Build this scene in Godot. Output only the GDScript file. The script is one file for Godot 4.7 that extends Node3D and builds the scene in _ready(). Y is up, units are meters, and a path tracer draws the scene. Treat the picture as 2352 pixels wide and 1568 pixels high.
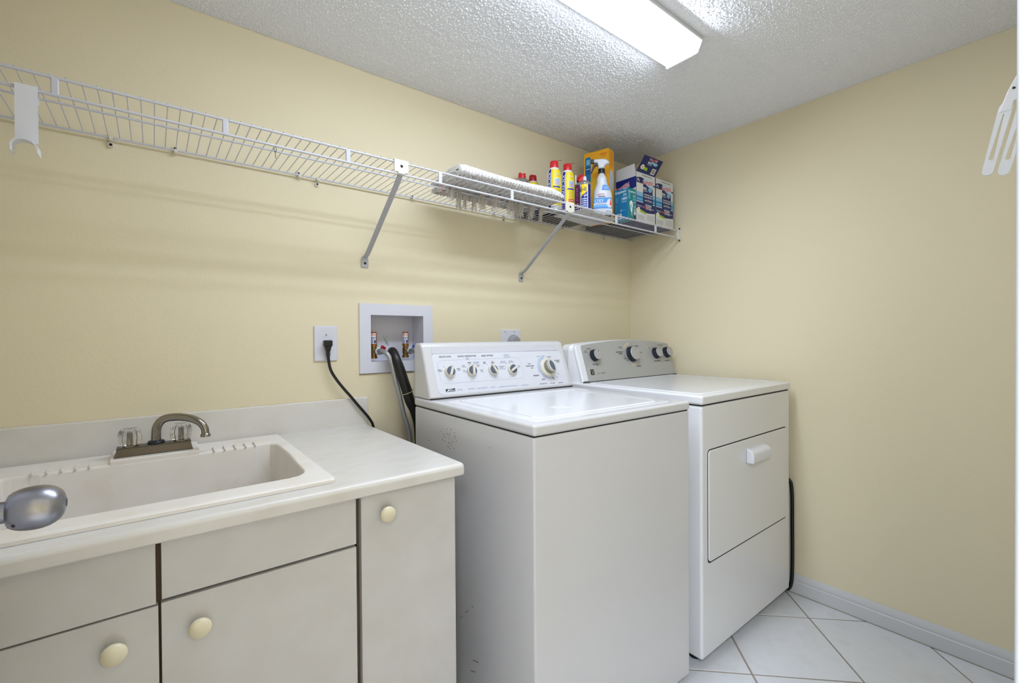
extends Node3D
# A small laundry room: x runs along the shelf wall to the right corner, y is up, z comes out of the shelf wall.

var M := {}
var font: SystemFont
var font_bold: SystemFont
var used := {}
var rng := RandomNumberGenerator.new()
const CEIL := 2.162
const DECK := 1.7202        # top of the shelf's deck wires

# ---------------------------------------------------------------- geometry
class Geo:
	var v := PackedVector3Array()
	var n := PackedVector3Array()
	var c := PackedColorArray()
	var col := Color.WHITE
	var xf := Transform3D()
	func at(t: Transform3D) -> Geo:
		xf = t
		return self
	func tri(a: Vector3, b: Vector3, d: Vector3, na: Vector3, nb: Vector3, nd: Vector3) -> void:
		a = xf * a; b = xf * b; d = xf * d
		na = (xf.basis * na).normalized(); nb = (xf.basis * nb).normalized(); nd = (xf.basis * nd).normalized()
		if (b - a).cross(d - a).dot(na + nb + nd) > 0.0:
			var t := b; b = d; d = t
			t = nb; nb = nd; nd = t
		v.append(a); v.append(b); v.append(d)
		n.append(na); n.append(nb); n.append(nd)
		c.append(col); c.append(col); c.append(col)
	func quad(a: Vector3, b: Vector3, d: Vector3, e: Vector3, nn: Vector3) -> void:
		tri(a, b, d, nn, nn, nn)
		tri(a, d, e, nn, nn, nn)
	func quadn(a: Vector3, b: Vector3, d: Vector3, e: Vector3, na: Vector3, nb: Vector3, nd: Vector3, ne: Vector3) -> void:
		tri(a, b, d, na, nb, nd)
		tri(a, d, e, na, nd, ne)
	# box with rounded edges
	func rbox(lo: Vector3, hi: Vector3, r := 0.0, seg := 1) -> Geo:
		if r <= 0.0:
			for k in 3:
				for s in [-1.0, 1.0]:
					var nn := Vector3.ZERO
					nn[k] = s
					var i := (k + 1) % 3
					var j := (k + 2) % 3
					var p := []
					for q in [[0, 0], [1, 0], [1, 1], [0, 1]]:
						var x := Vector3.ZERO
						x[k] = hi[k] if s > 0 else lo[k]
						x[i] = hi[i] if q[0] else lo[i]
						x[j] = hi[j] if q[1] else lo[j]
						p.append(x)
					quad(p[0], p[1], p[2], p[3], nn)
			return self
		r = minf(r, minf(hi.x - lo.x, minf(hi.y - lo.y, hi.z - lo.z)) * 0.499)
		var A := []
		for q in seg + 1:
			A.append(tan(PI / 4.0 * (float(q) / seg - 1.0)))
		var N := (seg + 1) * 2
		for k in 3:
			for s in [-1.0, 1.0]:
				var i := (k + 1) % 3
				var j := (k + 2) % 3
				var P := []
				var D := []
				for a in N:
					for b in N:
						var ta: float = A[a] if a <= seg else -A[N - 1 - a]
						var tb: float = A[b] if b <= seg else -A[N - 1 - b]
						var dd := Vector3.ZERO
						dd[k] = s; dd[i] = ta; dd[j] = tb
						dd = dd.normalized()
						var bb := Vector3.ZERO
						bb[k] = hi[k] - r if s > 0 else lo[k] + r
						bb[i] = lo[i] + r if a <= seg else hi[i] - r
						bb[j] = lo[j] + r if b <= seg else hi[j] - r
						P.append(bb + dd * r); D.append(dd)
				for a in N - 1:
					for b in N - 1:
						var x := a * N + b
						quadn(P[x], P[x + N], P[x + N + 1], P[x + 1], D[x], D[x + N], D[x + N + 1], D[x + 1])
		return self
	func lathe(pf: Array, sides := 24, flute := 0.0, flutes := 0) -> Geo:   # pf: Vector2(radius, height), round the y axis
		var m := pf.size()
		var sn := []
		for i in m - 1:
			var t: Vector2 = pf[i + 1] - pf[i]
			sn.append(Vector2(t.y, -t.x).normalized())
		for i in m - 1:
			var n0: Vector2 = sn[i]
			var n1: Vector2 = sn[i]
			if i > 0 and sn[i - 1].dot(sn[i]) > 0.75: n0 = (sn[i - 1] + sn[i]).normalized()
			if i < m - 2 and sn[i + 1].dot(sn[i]) > 0.75: n1 = (sn[i + 1] + sn[i]).normalized()
			for k in sides:
				var a0 := TAU * k / sides
				var a1 := TAU * (k + 1) / sides
				var e0 := Vector3(cos(a0), 0, sin(a0))
				var e1 := Vector3(cos(a1), 0, sin(a1))
				var f0 := 1.0 + flute * cos(a0 * flutes)
				var f1 := 1.0 + flute * cos(a1 * flutes)
				var up := Vector3.UP
				var t0 := Vector3(-e0.z, 0, e0.x) * (flute * flutes * sin(a0 * flutes) / f0)
				var t1 := Vector3(-e1.z, 0, e1.x) * (flute * flutes * sin(a1 * flutes) / f1)
				quadn(e0 * pf[i].x * f0 + up * pf[i].y, e1 * pf[i].x * f1 + up * pf[i].y, e1 * pf[i + 1].x * f1 + up * pf[i + 1].y, e0 * pf[i + 1].x * f0 + up * pf[i + 1].y,
					(e0 + t0) * n0.x + up * n0.y, (e1 + t1) * n0.x + up * n0.y, (e1 + t1) * n1.x + up * n1.y, (e0 + t0) * n1.x + up * n1.y)
		return self
	# sweep of a closed 2D section along a path; up0 fixes the section's first axis
	func sweep(pts: Array, sec: Array, up0 := Vector3.ZERO, scales: Array = [], smooth := true, cap := true) -> Geo:
		var m := pts.size()
		var k := sec.size()
		var rings := []
		var norms := []
		var ref := up0
		for i in m:
			var t: Vector3 = (pts[mini(i + 1, m - 1)] - pts[maxi(i - 1, 0)]).normalized()
			if ref == Vector3.ZERO:
				ref = Vector3.UP if absf(t.y) < 0.9 else Vector3.RIGHT
			var u: Vector3 = (ref - t * ref.dot(t)).normalized()
			ref = u
			var w := t.cross(u)
			var sc: float = scales[i] if scales.size() else 1.0
			var ring := []
			var nr := []
			for q in k:
				var s: Vector2 = sec[q]
				ring.append(pts[i] + (u * s.x + w * s.y) * sc)
				var a: Vector2 = sec[(q + 1) % k] - sec[(q + k - 1) % k]
				var o := Vector2(a.y, -a.x).normalized()
				if o.dot(s) < 0: o = -o
				nr.append(u * o.x + w * o.y)
			rings.append(ring); norms.append(nr)
		for i in m - 1:
			for q in k:
				var r := (q + 1) % k
				var A: Vector3 = rings[i][q]
				var B: Vector3 = rings[i][r]
				var D: Vector3 = rings[i + 1][r]
				var E: Vector3 = rings[i + 1][q]
				if smooth:
					quadn(A, B, D, E, norms[i][q], norms[i][r], norms[i + 1][r], norms[i + 1][q])
				else:
					var nn: Vector3 = (B - A).cross(E - A).normalized()
					if nn.dot(norms[i][q] + norms[i][r]) < 0: nn = -nn
					quad(A, B, D, E, nn)
		if cap:
			for e in [0, m - 1]:
				var t: Vector3 = (pts[0] - pts[1]).normalized() if e == 0 else (pts[m - 1] - pts[m - 2]).normalized()
				for q in k:
					tri(pts[e], rings[e][q], rings[e][(q + 1) % k], t, t, t)
		return self
	func tube(pts: Array, r: float, sides := 8, scales: Array = [], cap := true) -> Geo:
		var sec := []
		for q in sides:
			sec.append(Vector2(cos(TAU * q / sides), sin(TAU * q / sides)) * r)
		return sweep(pts, sec, Vector3.ZERO, scales, true, cap)
	# polygon in xy pushed along +z from z0 to z1, front edge bevelled
	func prism(poly_in: Array, z0: float, z1: float, bev := 0.0, back := true) -> Geo:
		var poly := PackedVector2Array(poly_in)
		if Geometry2D.is_polygon_clockwise(poly): poly.reverse()
		var m := poly.size()
		var en := []
		for i in m:
			var t := (poly[(i + 1) % m] - poly[i]).normalized()
			en.append(Vector2(t.y, -t.x))
		var ins := PackedVector2Array()
		var vn0 := []
		var vn1 := []
		for i in m:
			var p: Vector2 = en[(i + m - 1) % m]
			var q: Vector2 = en[i]
			var mid := (p + q).normalized()
			ins.append(poly[i] - mid * bev / maxf(0.4, mid.dot(q)))
			vn0.append(mid if p.dot(q) > 0.8 else p)     # normal for the edge that ends here
			vn1.append(mid if p.dot(q) > 0.8 else q)
		var idx := Geometry2D.triangulate_polygon(poly)
		for i in range(0, idx.size(), 3):
			var a := ins[idx[i]]
			var b := ins[idx[i + 1]]
			var d := ins[idx[i + 2]]
			tri(Vector3(a.x, a.y, z1), Vector3(b.x, b.y, z1), Vector3(d.x, d.y, z1), Vector3.BACK, Vector3.BACK, Vector3.BACK)
			if back:
				a = poly[idx[i]]; b = poly[idx[i + 1]]; d = poly[idx[i + 2]]
				tri(Vector3(a.x, a.y, z0), Vector3(b.x, b.y, z0), Vector3(d.x, d.y, z0), Vector3.FORWARD, Vector3.FORWARD, Vector3.FORWARD)
		for i in m:
			var j := (i + 1) % m
			var A := Vector3(poly[i].x, poly[i].y, z0)
			var B := Vector3(poly[j].x, poly[j].y, z0)
			var n0 := Vector3(vn1[i].x, vn1[i].y, 0)
			var n1 := Vector3(vn0[j].x, vn0[j].y, 0)
			quadn(A, B, Vector3(B.x, B.y, z1 - bev), Vector3(A.x, A.y, z1 - bev), n0, n1, n1, n0)
			if bev > 0.0:
				var f := Vector3.BACK
				quadn(Vector3(A.x, A.y, z1 - bev), Vector3(B.x, B.y, z1 - bev), Vector3(ins[j].x, ins[j].y, z1), Vector3(ins[i].x, ins[i].y, z1), n0 + f * 0.3, n1 + f * 0.3, n1 * 0.3 + f, n0 * 0.3 + f)
		return self
	# surface through a grid of points
	func grid(P: Array, nu: int, nv: int, out_from := Vector3.INF, cols: Array = []) -> Geo:
		var N := []
		for i in nu:
			for j in nv:
				var a: Vector3 = P[mini(i + 1, nu - 1) * nv + j] - P[maxi(i - 1, 0) * nv + j]
				var b: Vector3 = P[i * nv + mini(j + 1, nv - 1)] - P[i * nv + maxi(j - 1, 0)]
				var nn := a.cross(b).normalized()
				N.append(nn)
		for i in nu - 1:
			for j in nv - 1:
				var x := i * nv + j
				if cols.size(): col = cols[x]
				quadn(P[x], P[x + nv], P[x + nv + 1], P[x + 1], N[x], N[x + nv], N[x + nv + 1], N[x + 1])
		return self
	func mesh() -> ArrayMesh:
		var a := []
		a.resize(Mesh.ARRAY_MAX)
		a[Mesh.ARRAY_VERTEX] = v
		a[Mesh.ARRAY_NORMAL] = n
		a[Mesh.ARRAY_COLOR] = c
		var m := ArrayMesh.new()
		m.add_surface_from_arrays(Mesh.PRIMITIVE_TRIANGLES, a)
		return m

# flat print (lettering, label art) laid on a surface: place(u, v, off) gives the point in the thing's own axes
class Print:
	var g := Geo.new()
	var place: Callable
	var off := 0.00025
	var curved := false
	var fonts: Array
	func pt(u: float, vv: float) -> Vector3:
		return place.call(u, vv, off)
	func t3(a: Vector2, b: Vector2, d: Vector2) -> void:
		var A := pt(a.x, a.y)
		var B := pt(b.x, b.y)
		var D := pt(d.x, d.y)
		var m := (a + b + d) / 3.0
		var nn: Vector3 = place.call(m.x, m.y, 1.0) - place.call(m.x, m.y, 0.0)
		g.tri(A, B, D, nn, nn, nn)
	func ink(c: Color) -> Print:
		g.col = c.srgb_to_linear()
		off += 0.00004 if curved else 0.000011
		return self
	func rect(u0: float, v0: float, u1: float, v1: float, c: Color) -> Print:
		ink(c)
		var k := maxi(1, ceili(absf(u1 - u0) / 0.002)) if curved else 1
		for i in k:
			var a := lerpf(u0, u1, float(i) / k)
			var b := lerpf(u0, u1, float(i + 1) / k)
			t3(Vector2(a, v0), Vector2(b, v0), Vector2(b, v1))
			t3(Vector2(a, v0), Vector2(b, v1), Vector2(a, v1))
		return self
	func poly(p: Array, c: Color) -> Print:
		ink(c)
		var q := PackedVector2Array(p)
		var idx := Geometry2D.triangulate_polygon(q)
		for i in range(0, idx.size(), 3):
			t3(q[idx[i]], q[idx[i + 1]], q[idx[i + 2]])
		return self
	func oval(u: float, vv: float, ru: float, rv: float, c: Color, k := 16, a0 := 0.0, a1 := TAU) -> Print:
		ink(c)
		for i in k:
			var p := lerpf(a0, a1, float(i) / k)
			var q := lerpf(a0, a1, float(i + 1) / k)
			t3(Vector2(u, vv), Vector2(u + ru * cos(p), vv + rv * sin(p)), Vector2(u + ru * cos(q), vv + rv * sin(q)))
		return self
	func arc(u: float, vv: float, r: float, w: float, a0: float, a1: float, c: Color, k := 16) -> Print:
		ink(c)
		for i in k:
			var p := Vector2.from_angle(lerpf(a0, a1, float(i) / k))
			var q := Vector2.from_angle(lerpf(a0, a1, float(i + 1) / k))
			var o := Vector2(u, vv)
			t3(o + p * r, o + q * r, o + q * (r + w)); t3(o + p * r, o + q * (r + w), o + p * (r + w))
		return self
	func line(p: Array, w: float, c: Color) -> Print:
		ink(c)
		for i in p.size() - 1:
			var a: Vector2 = p[i]
			var b: Vector2 = p[i + 1]
			var s := (b - a).normalized().orthogonal() * w * 0.5
			t3(a + s, b + s, b - s); t3(a + s, b - s, a - s)
		return self
	# h: height of a capital; w > 0 squeezes to that width; turn in degrees; anchor 0 left, 0.5 middle, 1 right
	func text(s: String, u: float, vv: float, h: float, c: Color, anchor := 0.5, w := 0.0, turn := 0.0, bold := true, slant := 0.0) -> Print:
		ink(c)
		var t := TextMesh.new()
		t.font = fonts[1 if bold else 0]
		t.font_size = 48
		t.pixel_size = h / (0.714 * 48.0)
		t.depth = 0.0
		t.curve_step = 3.0
		t.text = s
		var a := t.get_mesh_arrays()
		var P: PackedVector3Array = a[Mesh.ARRAY_VERTEX]
		if P.is_empty(): return self
		var I: PackedInt32Array = a[Mesh.ARRAY_INDEX] if a[Mesh.ARRAY_INDEX] != null else PackedInt32Array(range(P.size()))
		var lo := Vector2(1e9, 1e9)
		var hi := -lo
		for p in P:
			lo = lo.min(Vector2(p.x, p.y)); hi = hi.max(Vector2(p.x, p.y))
		var sx := w / (hi.x - lo.x) if w > 0.0 else 1.0
		var Q := []
		for p in P:
			var q := Vector2((p.x - lerpf(lo.x, hi.x, anchor)) * sx, p.y - (lo.y + hi.y) * 0.5)
			q.x += q.y * slant
			Q.append(q.rotated(deg_to_rad(turn)) + Vector2(u, vv))
		for i in range(0, I.size(), 3):
			t3(Q[I[i]], Q[I[i + 1]], Q[I[i + 2]])
		return self
	func bars(u: float, vv: float, w: float, h: float, k := 14) -> Print:   # a barcode
		rect(u, vv, u + w, vv + h, Color(0.94, 0.94, 0.92))
		ink(Color(0.06, 0.06, 0.07))
		for i in k:
			var x := u + w * (0.08 + 0.84 * i / k)
			var ww := w / k * (0.25 + 0.45 * absf(sin(i * 2.3)))
			t3(Vector2(x, vv + h * 0.12), Vector2(x + ww, vv + h * 0.12), Vector2(x + ww, vv + h * 0.9))
			t3(Vector2(x, vv + h * 0.12), Vector2(x + ww, vv + h * 0.9), Vector2(x, vv + h * 0.9))
		return self

func new_print(place: Callable, curved := false) -> Print:
	var p := Print.new()
	p.place = place
	p.curved = curved
	p.fonts = [font, font_bold]
	return p

func on_face(o: Vector3, eu: Vector3, ev: Vector3) -> Callable:       # a flat face
	var en := eu.cross(ev).normalized()
	return func(u: float, vv: float, off: float) -> Vector3: return o + eu * u + ev * vv + en * off

func on_can(r: float, facing: float) -> Callable:                     # a round can standing at the origin; u runs along its girth, 0 faces the room
	return func(u: float, vv: float, off: float) -> Vector3:
		var a := facing - u / r
		return Vector3(cos(a), 0, -sin(a)) * (r + off) + Vector3.UP * vv if false else Vector3(cos(a) * (r + off), vv, sin(a) * (r + off))

# ---------------------------------------------------------------- naming
func numbered(called: String) -> String:
	used[called] = used.get(called, -1) + 1
	return called if used[called] == 0 else "%s_%03d" % [called, used[called]]

func tag(o: Node3D, label: String, category: String, group := "") -> Node3D:
	o.set_meta("label", label)
	o.set_meta("category", category)
	if group: o.set_meta("group", group)
	return o

func thing(called: String, label: String, category: String, at := Vector3.ZERO, turn := 0.0, group := "") -> Node3D:
	var o := Node3D.new()
	o.name = numbered(called)
	add_child(o, true)
	o.position = at
	o.rotation.y = turn
	return tag(o, label, category, group)

func part(called: String, g, m: Material, parent: Node, label := "") -> MeshInstance3D:
	var o := MeshInstance3D.new()
	o.name = called
	o.mesh = g.mesh() if g is Geo else g
	o.material_override = m
	o.cast_shadow = GeometryInstance3D.SHADOW_CASTING_SETTING_ON
	parent.add_child(o, true)
	if label: o.set_meta("label", label)
	return o

func obj(called: String, g, m: Material, label: String, category: String, group := "") -> MeshInstance3D:
	var o := part(numbered(called), g, m, self)
	tag(o, label, category, group)
	return o

func struct(called: String, g, m: Material, label: String) -> MeshInstance3D:
	var o := part(called, g, m, self, label)
	o.set_meta("kind", "structure")
	o.set_meta("category", called.split("_")[0])
	return o

func dup(root: Node3D, label: String, at: Vector3, turn := NAN) -> Node3D:
	var base := root.name.rstrip("0123456789").trim_suffix("_")
	var r: Node3D = root.duplicate()
	r.name = numbered(base)
	add_child(r, true)
	r.position = at
	if not is_nan(turn): r.rotation.y = turn
	r.set_meta("label", label)
	return r

func T(p: Vector3, ex := Vector3.ZERO) -> Transform3D:
	return Transform3D(Basis.from_euler(ex), p)

func V2(a: Array) -> Array:      # flat list of numbers to points
	var o := []
	for i in range(0, a.size(), 2): o.append(Vector2(a[i], a[i + 1]))
	return o

func ring2(rx: float, ry: float, k: int, pw := 2.0) -> Array:
	var o := []
	for i in k:
		var a := TAU * i / k
		o.append(Vector2(signf(cos(a)) * pow(absf(cos(a)), 2.0 / pw) * rx, signf(sin(a)) * pow(absf(sin(a)), 2.0 / pw) * ry))
	return o

func rrect(x0: float, y0: float, x1: float, y1: float, r: float, k := 4) -> Array:
	var o := []
	for q in [[x1 - r, y1 - r, 0.0], [x0 + r, y1 - r, PI / 2], [x0 + r, y0 + r, PI], [x1 - r, y0 + r, PI * 1.5]]:
		for i in k + 1:
			var a: float = q[2] + PI / 2 * i / k
			o.append(Vector2(q[0] + r * cos(a), q[1] + r * sin(a)))
	return o

func curve(pts: Array, per := 8) -> Array:     # smooth path through points
	var o := []
	var m := pts.size()
	for i in m - 1:
		for k in per:
			o.append(pts[i].cubic_interpolate(pts[i + 1], pts[maxi(i - 1, 0)], pts[mini(i + 2, m - 1)], float(k) / per))
	o.append(pts[m - 1])
	return o

# ---------------------------------------------------------------- materials
func mat(called: String, c: Color, rough := 0.5, metal := 0.0, spec := 0.5) -> StandardMaterial3D:
	var m := StandardMaterial3D.new()
	m.resource_name = called
	m.albedo_color = c
	m.roughness = rough
	m.metallic = metal
	m.metallic_specular = spec
	m.vertex_color_use_as_albedo = false
	M[called] = m
	return m

func noise_tex(size: int, freq: float, kind: int, oct := 3, seed_ := 1, ramp: Gradient = null) -> NoiseTexture2D:
	var f := FastNoiseLite.new()
	f.seed = seed_
	f.noise_type = kind
	f.frequency = freq
	f.fractal_octaves = oct
	if kind == FastNoiseLite.TYPE_CELLULAR:
		f.cellular_return_type = FastNoiseLite.RETURN_DISTANCE
	var t := NoiseTexture2D.new()
	t.width = size; t.height = size
	t.seamless = true
	t.noise = f
	if ramp: t.color_ramp = ramp
	return t

func ramp(stops: Array) -> Gradient:
	var g := Gradient.new()
	var o := PackedFloat32Array()
	var c := PackedColorArray()
	for s in stops:
		o.append(s[0]); c.append(s[1])
	g.offsets = o; g.colors = c
	return g

func bumpy(m: StandardMaterial3D, t: Texture2D, cm: float, per_metre: float) -> void:
	m.heightmap_enabled = true
	m.heightmap_texture = t
	m.heightmap_scale = cm
	m.uv1_triplanar = true
	m.uv1_world_triplanar = true
	m.uv1_scale = Vector3.ONE * per_metre

func make_materials() -> void:
	var paint := mat("cream_paint", Color(0.912, 0.866, 0.745), 0.62, 0.0, 0.35)
	bumpy(paint, noise_tex(512, 0.06, FastNoiseLite.TYPE_SIMPLEX_SMOOTH, 4, 3), 0.02, 2.6)
	var pop := mat("popcorn_ceiling", Color(0.93, 0.93, 0.945), 0.95, 0.0, 0.2)
	bumpy(pop, noise_tex(1024, 0.05, FastNoiseLite.TYPE_SIMPLEX_SMOOTH, 4, 5), 0.25, 1.35)
	var tile := mat("white_tile", Color(0.86, 0.865, 0.88), 0.28, 0.0, 0.5)
	tile.albedo_texture = noise_tex(512, 0.012, FastNoiseLite.TYPE_SIMPLEX_SMOOTH, 5, 11, ramp([[0.0, Color(0.965, 0.96, 0.955)], [0.5, Color.WHITE], [1.0, Color(0.985, 0.985, 0.99)]]))
	tile.uv1_triplanar = true; tile.uv1_world_triplanar = true; tile.uv1_scale = Vector3.ONE * 1.3
	mat("grout", Color(0.60, 0.56, 0.50), 0.9)
	mat("trim_white", Color(0.82, 0.82, 0.825), 0.4)
	var en := mat("enamel", Color(0.905, 0.905, 0.915), 0.22, 0.0, 0.5)
	en.clearcoat_enabled = true; en.clearcoat = 0.35; en.clearcoat_roughness = 0.08
	var en2 := mat("enamel_aged", Color(0.835, 0.83, 0.835), 0.24, 0.0, 0.5)
	en2.clearcoat_enabled = true; en2.clearcoat = 0.3; en2.clearcoat_roughness = 0.1
	mat("dark_gap", Color(0.10, 0.09, 0.08), 0.8)
	mat("panel_white", Color(0.86, 0.865, 0.89), 0.35)
	mat("knob_cream", Color(0.87, 0.85, 0.79), 0.35)
	mat("knob_grey", Color(0.36, 0.39, 0.47), 0.32)
	var sil := mat("silver_fascia", Color(0.70, 0.70, 0.69), 0.45, 0.25)
	bumpy(sil, noise_tex(256, 0.3, FastNoiseLite.TYPE_SIMPLEX, 2, 8), 0.004, 9.0)
	mat("silver_knob", Color(0.72, 0.72, 0.73), 0.35, 0.45)
	mat("knob_dark", Color(0.16, 0.18, 0.22), 0.35, 0.4)
	var lam := mat("laminate", Color(0.855, 0.845, 0.838), 0.5, 0.0, 0.4)
	lam.albedo_texture = noise_tex(256, 0.02, FastNoiseLite.TYPE_SIMPLEX_SMOOTH, 4, 21, ramp([[0.0, Color(0.97, 0.965, 0.955)], [1.0, Color.WHITE]]))
	lam.uv1_triplanar = true; lam.uv1_world_triplanar = true; lam.uv1_scale = Vector3.ONE * 1.7
	var top := mat("worktop", Color(0.885, 0.872, 0.85), 0.33, 0.0, 0.5)
	top.albedo_texture = noise_tex(1024, 0.006, FastNoiseLite.TYPE_SIMPLEX_SMOOTH, 6, 33, ramp([[0.0, Color(0.96, 0.95, 0.93)], [0.45, Color(0.985, 0.98, 0.975)], [1.0, Color.WHITE]]))
	top.uv1_triplanar = true; top.uv1_world_triplanar = true; top.uv1_scale = Vector3(1.2, 1.2, 3.0)
	var sink := mat("sink_plastic", Color(0.95, 0.93, 0.91), 0.38, 0.0, 0.5)
	sink.albedo_texture = noise_tex(512, 0.008, FastNoiseLite.TYPE_SIMPLEX_SMOOTH, 5, 44, ramp([[0.0, Color(0.965, 0.95, 0.92)], [0.4, Color(0.99, 0.985, 0.975)], [1.0, Color.WHITE]]))
	sink.uv1_triplanar = true; sink.uv1_world_triplanar = true; sink.uv1_scale = Vector3.ONE * 1.6
	mat("knob_ivory", Color(0.90, 0.86, 0.74), 0.25)
	mat("carcass", Color(0.42, 0.36, 0.28), 0.8)
	var ch := mat("chrome", Color(0.60, 0.58, 0.55), 0.16, 1.0)
	ch.roughness = 0.18
	var wc := mat("worn_chrome", Color(0.40, 0.37, 0.33), 0.38, 0.9)
	bumpy(wc, noise_tex(256, 0.2, FastNoiseLite.TYPE_SIMPLEX, 3, 9), 0.01, 6.0)
	var nk := mat("brushed_nickel", Color(0.60, 0.60, 0.63), 0.30, 1.0)
	nk.roughness = 0.33
	var gl := mat("acrylic", Color(0.95, 0.95, 0.95, 0.0), 0.04)
	gl.refraction_enabled = true; gl.refraction_scale = 0.05
	mat("black_rubber", Color(0.035, 0.035, 0.04), 0.42)
	mat("black_plastic", Color(0.05, 0.05, 0.055), 0.35)
	var wire := mat("wire_white", Color(0.80, 0.80, 0.83), 0.38)
	wire.vertex_color_use_as_albedo = false
	mat("strut_grey", Color(0.70, 0.70, 0.72), 0.4)
	mat("clip_ivory", Color(0.88, 0.86, 0.80), 0.45)
	mat("screw", Color(0.20, 0.19, 0.19), 0.4, 0.7)
	mat("white_plastic", Color(0.88, 0.88, 0.90), 0.35)
	mat("plate_white", Color(0.86, 0.86, 0.90), 0.35)
	mat("brass", Color(0.62, 0.48, 0.26), 0.35, 0.9)
	mat("copper", Color(0.72, 0.42, 0.26), 0.32, 0.9)
	var br := mat("steel_braid", Color(0.66, 0.66, 0.67), 0.42, 0.5)
	bumpy(br, noise_tex(256, 0.22, FastNoiseLite.TYPE_CELLULAR, 1, 4), 0.03, 8.0)
	mat("valve_red", Color(0.62, 0.08, 0.12), 0.4)
	mat("valve_blue", Color(0.10, 0.22, 0.60), 0.4)
	mat("grey_plastic", Color(0.62, 0.62, 0.63), 0.4)
	mat("red_cap", Color(0.83, 0.13, 0.15), 0.35)
	mat("dark_red_cap", Color(0.66, 0.04, 0.10), 0.35)
	mat("tin", Color(0.70, 0.71, 0.72), 0.3, 0.8)
	var ink := mat("printed", Color.WHITE, 0.38)
	ink.vertex_color_use_as_albedo = true
	var knit := mat("knit", Color.WHITE, 0.95, 0.0, 0.1)
	knit.vertex_color_use_as_albedo = true
	mat("fringe_yarn", Color(0.88, 0.85, 0.81), 0.95, 0.0, 0.1)
	mat("green_wire", Color(0.05, 0.30, 0.20), 0.5)
	mat("red_yarn", Color(0.70, 0.22, 0.20), 0.8)
	mat("white_card", Color(0.83, 0.83, 0.84), 0.7)
	mat("tie_cream", Color(0.82, 0.80, 0.62), 0.5)
	mat("rust", Color(0.30, 0.16, 0.08), 0.8)
	var lens := mat("lamp_lens", Color(0.95, 0.95, 0.95), 0.35)
	lens.emission_enabled = true
	lens.emission = Color(0.92, 0.96, 1.0)
	lens.emission_energy_multiplier = LENS_GLOW
	bumpy(lens, noise_tex(256, 0.16, FastNoiseLite.TYPE_CELLULAR, 1, 6), 0.03, 6.0)
	var hl := mat("hall_lens", Color(0.95, 0.93, 0.9), 0.4)
	hl.emission_enabled = true
	hl.emission = Color(0.95, 0.97, 1.0)
	hl.emission_energy_multiplier = 1.0

const LENS_GLOW := 1.15
const LAMP := 0.60
const SIDE_BACK := 0.24
const SIDE_FRONT := 0.50
const HALL := 5.3

# ---------------------------------------------------------------- scene
func _ready() -> void:
	rng.seed = 7
	var cam := Camera3D.new()
	cam.name = "camera"
	add_child(cam)
	cam.fov = 73.5023
	cam.near = 0.02
	cam.far = 50.0
	cam.transform = Transform3D(Basis.from_euler(Vector3(-0.009958, -0.66572, -0.006735)), Vector3(-2.2498, 1.15, 1.7131))
	cam.current = true
	var we := WorldEnvironment.new()
	we.name = "world"
	var env := Environment.new()
	env.background_mode = Environment.BG_COLOR
	env.background_color = Color(0.02, 0.02, 0.02)
	env.tonemap_mode = Environment.TONE_MAPPER_LINEAR
	env.tonemap_exposure = 1.40
	env.sdfgi_enabled = true
	env.ssao_enabled = true
	env.ssil_enabled = true
	we.environment = env
	add_child(we)
	# the lamp of the ceiling fixture: a little below its lens, facing down
	var area := AreaLight3D.new()
	area.name = "ceiling_lamp_light"
	area.area_size = Vector2(1.17, 0.095)
	area.light_color = Color(0.875, 0.925, 1.0)
	area.light_energy = LAMP
	area.area_range = 8.0
	area.shadow_enabled = true
	add_child(area)
	area.transform = Transform3D(Basis.from_euler(Vector3(-PI / 2, 0, 0)), Vector3(-1.38, 2.108, 0.815))
	# the lens wraps round the tubes: its two long sides shine too, sideways and on to the ceiling
	for side in [-1.0, 1.0]:
		var sl := AreaLight3D.new()
		sl.name = "ceiling_lamp_side_light"
		sl.area_size = Vector2(1.18, 0.030)
		sl.light_color = Color(0.875, 0.925, 1.0)
		sl.light_energy = SIDE_BACK if side < 0 else SIDE_FRONT
		sl.area_range = 8.0
		sl.shadow_enabled = true
		add_child(sl, true)
		sl.transform = Transform3D(Basis.from_euler(Vector3(-0.90, 0.0 if side < 0 else PI, 0)), Vector3(-1.38, 2.134, 0.82 + side * 0.0755))
	# the lamp of the hall behind the open door
	var hall := AreaLight3D.new()
	hall.name = "hall_lamp_light"
	hall.area_size = Vector2(0.5, 0.5)
	hall.light_color = Color(0.88, 0.925, 1.0)
	hall.light_energy = HALL
	hall.area_range = 8.0
	hall.shadow_enabled = true
	add_child(hall)
	hall.transform = Transform3D(Basis.from_euler(Vector3(-PI / 2, 0, 0)), Vector3(-2.95, 2.085, 2.25))

	font = SystemFont.new()
	font.font_names = PackedStringArray(["Droid Sans"])
	font_bold = SystemFont.new()
	font_bold.font_names = PackedStringArray(["Droid Sans"])
	font_bold.font_weight = 700
	make_materials()
	room()
	ceiling_fixture()
	worktop_and_sink()
	cabinets()
	washer()
	dryer()
	wire_shelf()
	wall_fittings()
	cans()
	spray_bottle()
	boxes()
	rug()
	small_things()

# ---------------------------------------------------------------- the room
const LEFT := -2.75
const FRONT := 1.69

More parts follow.
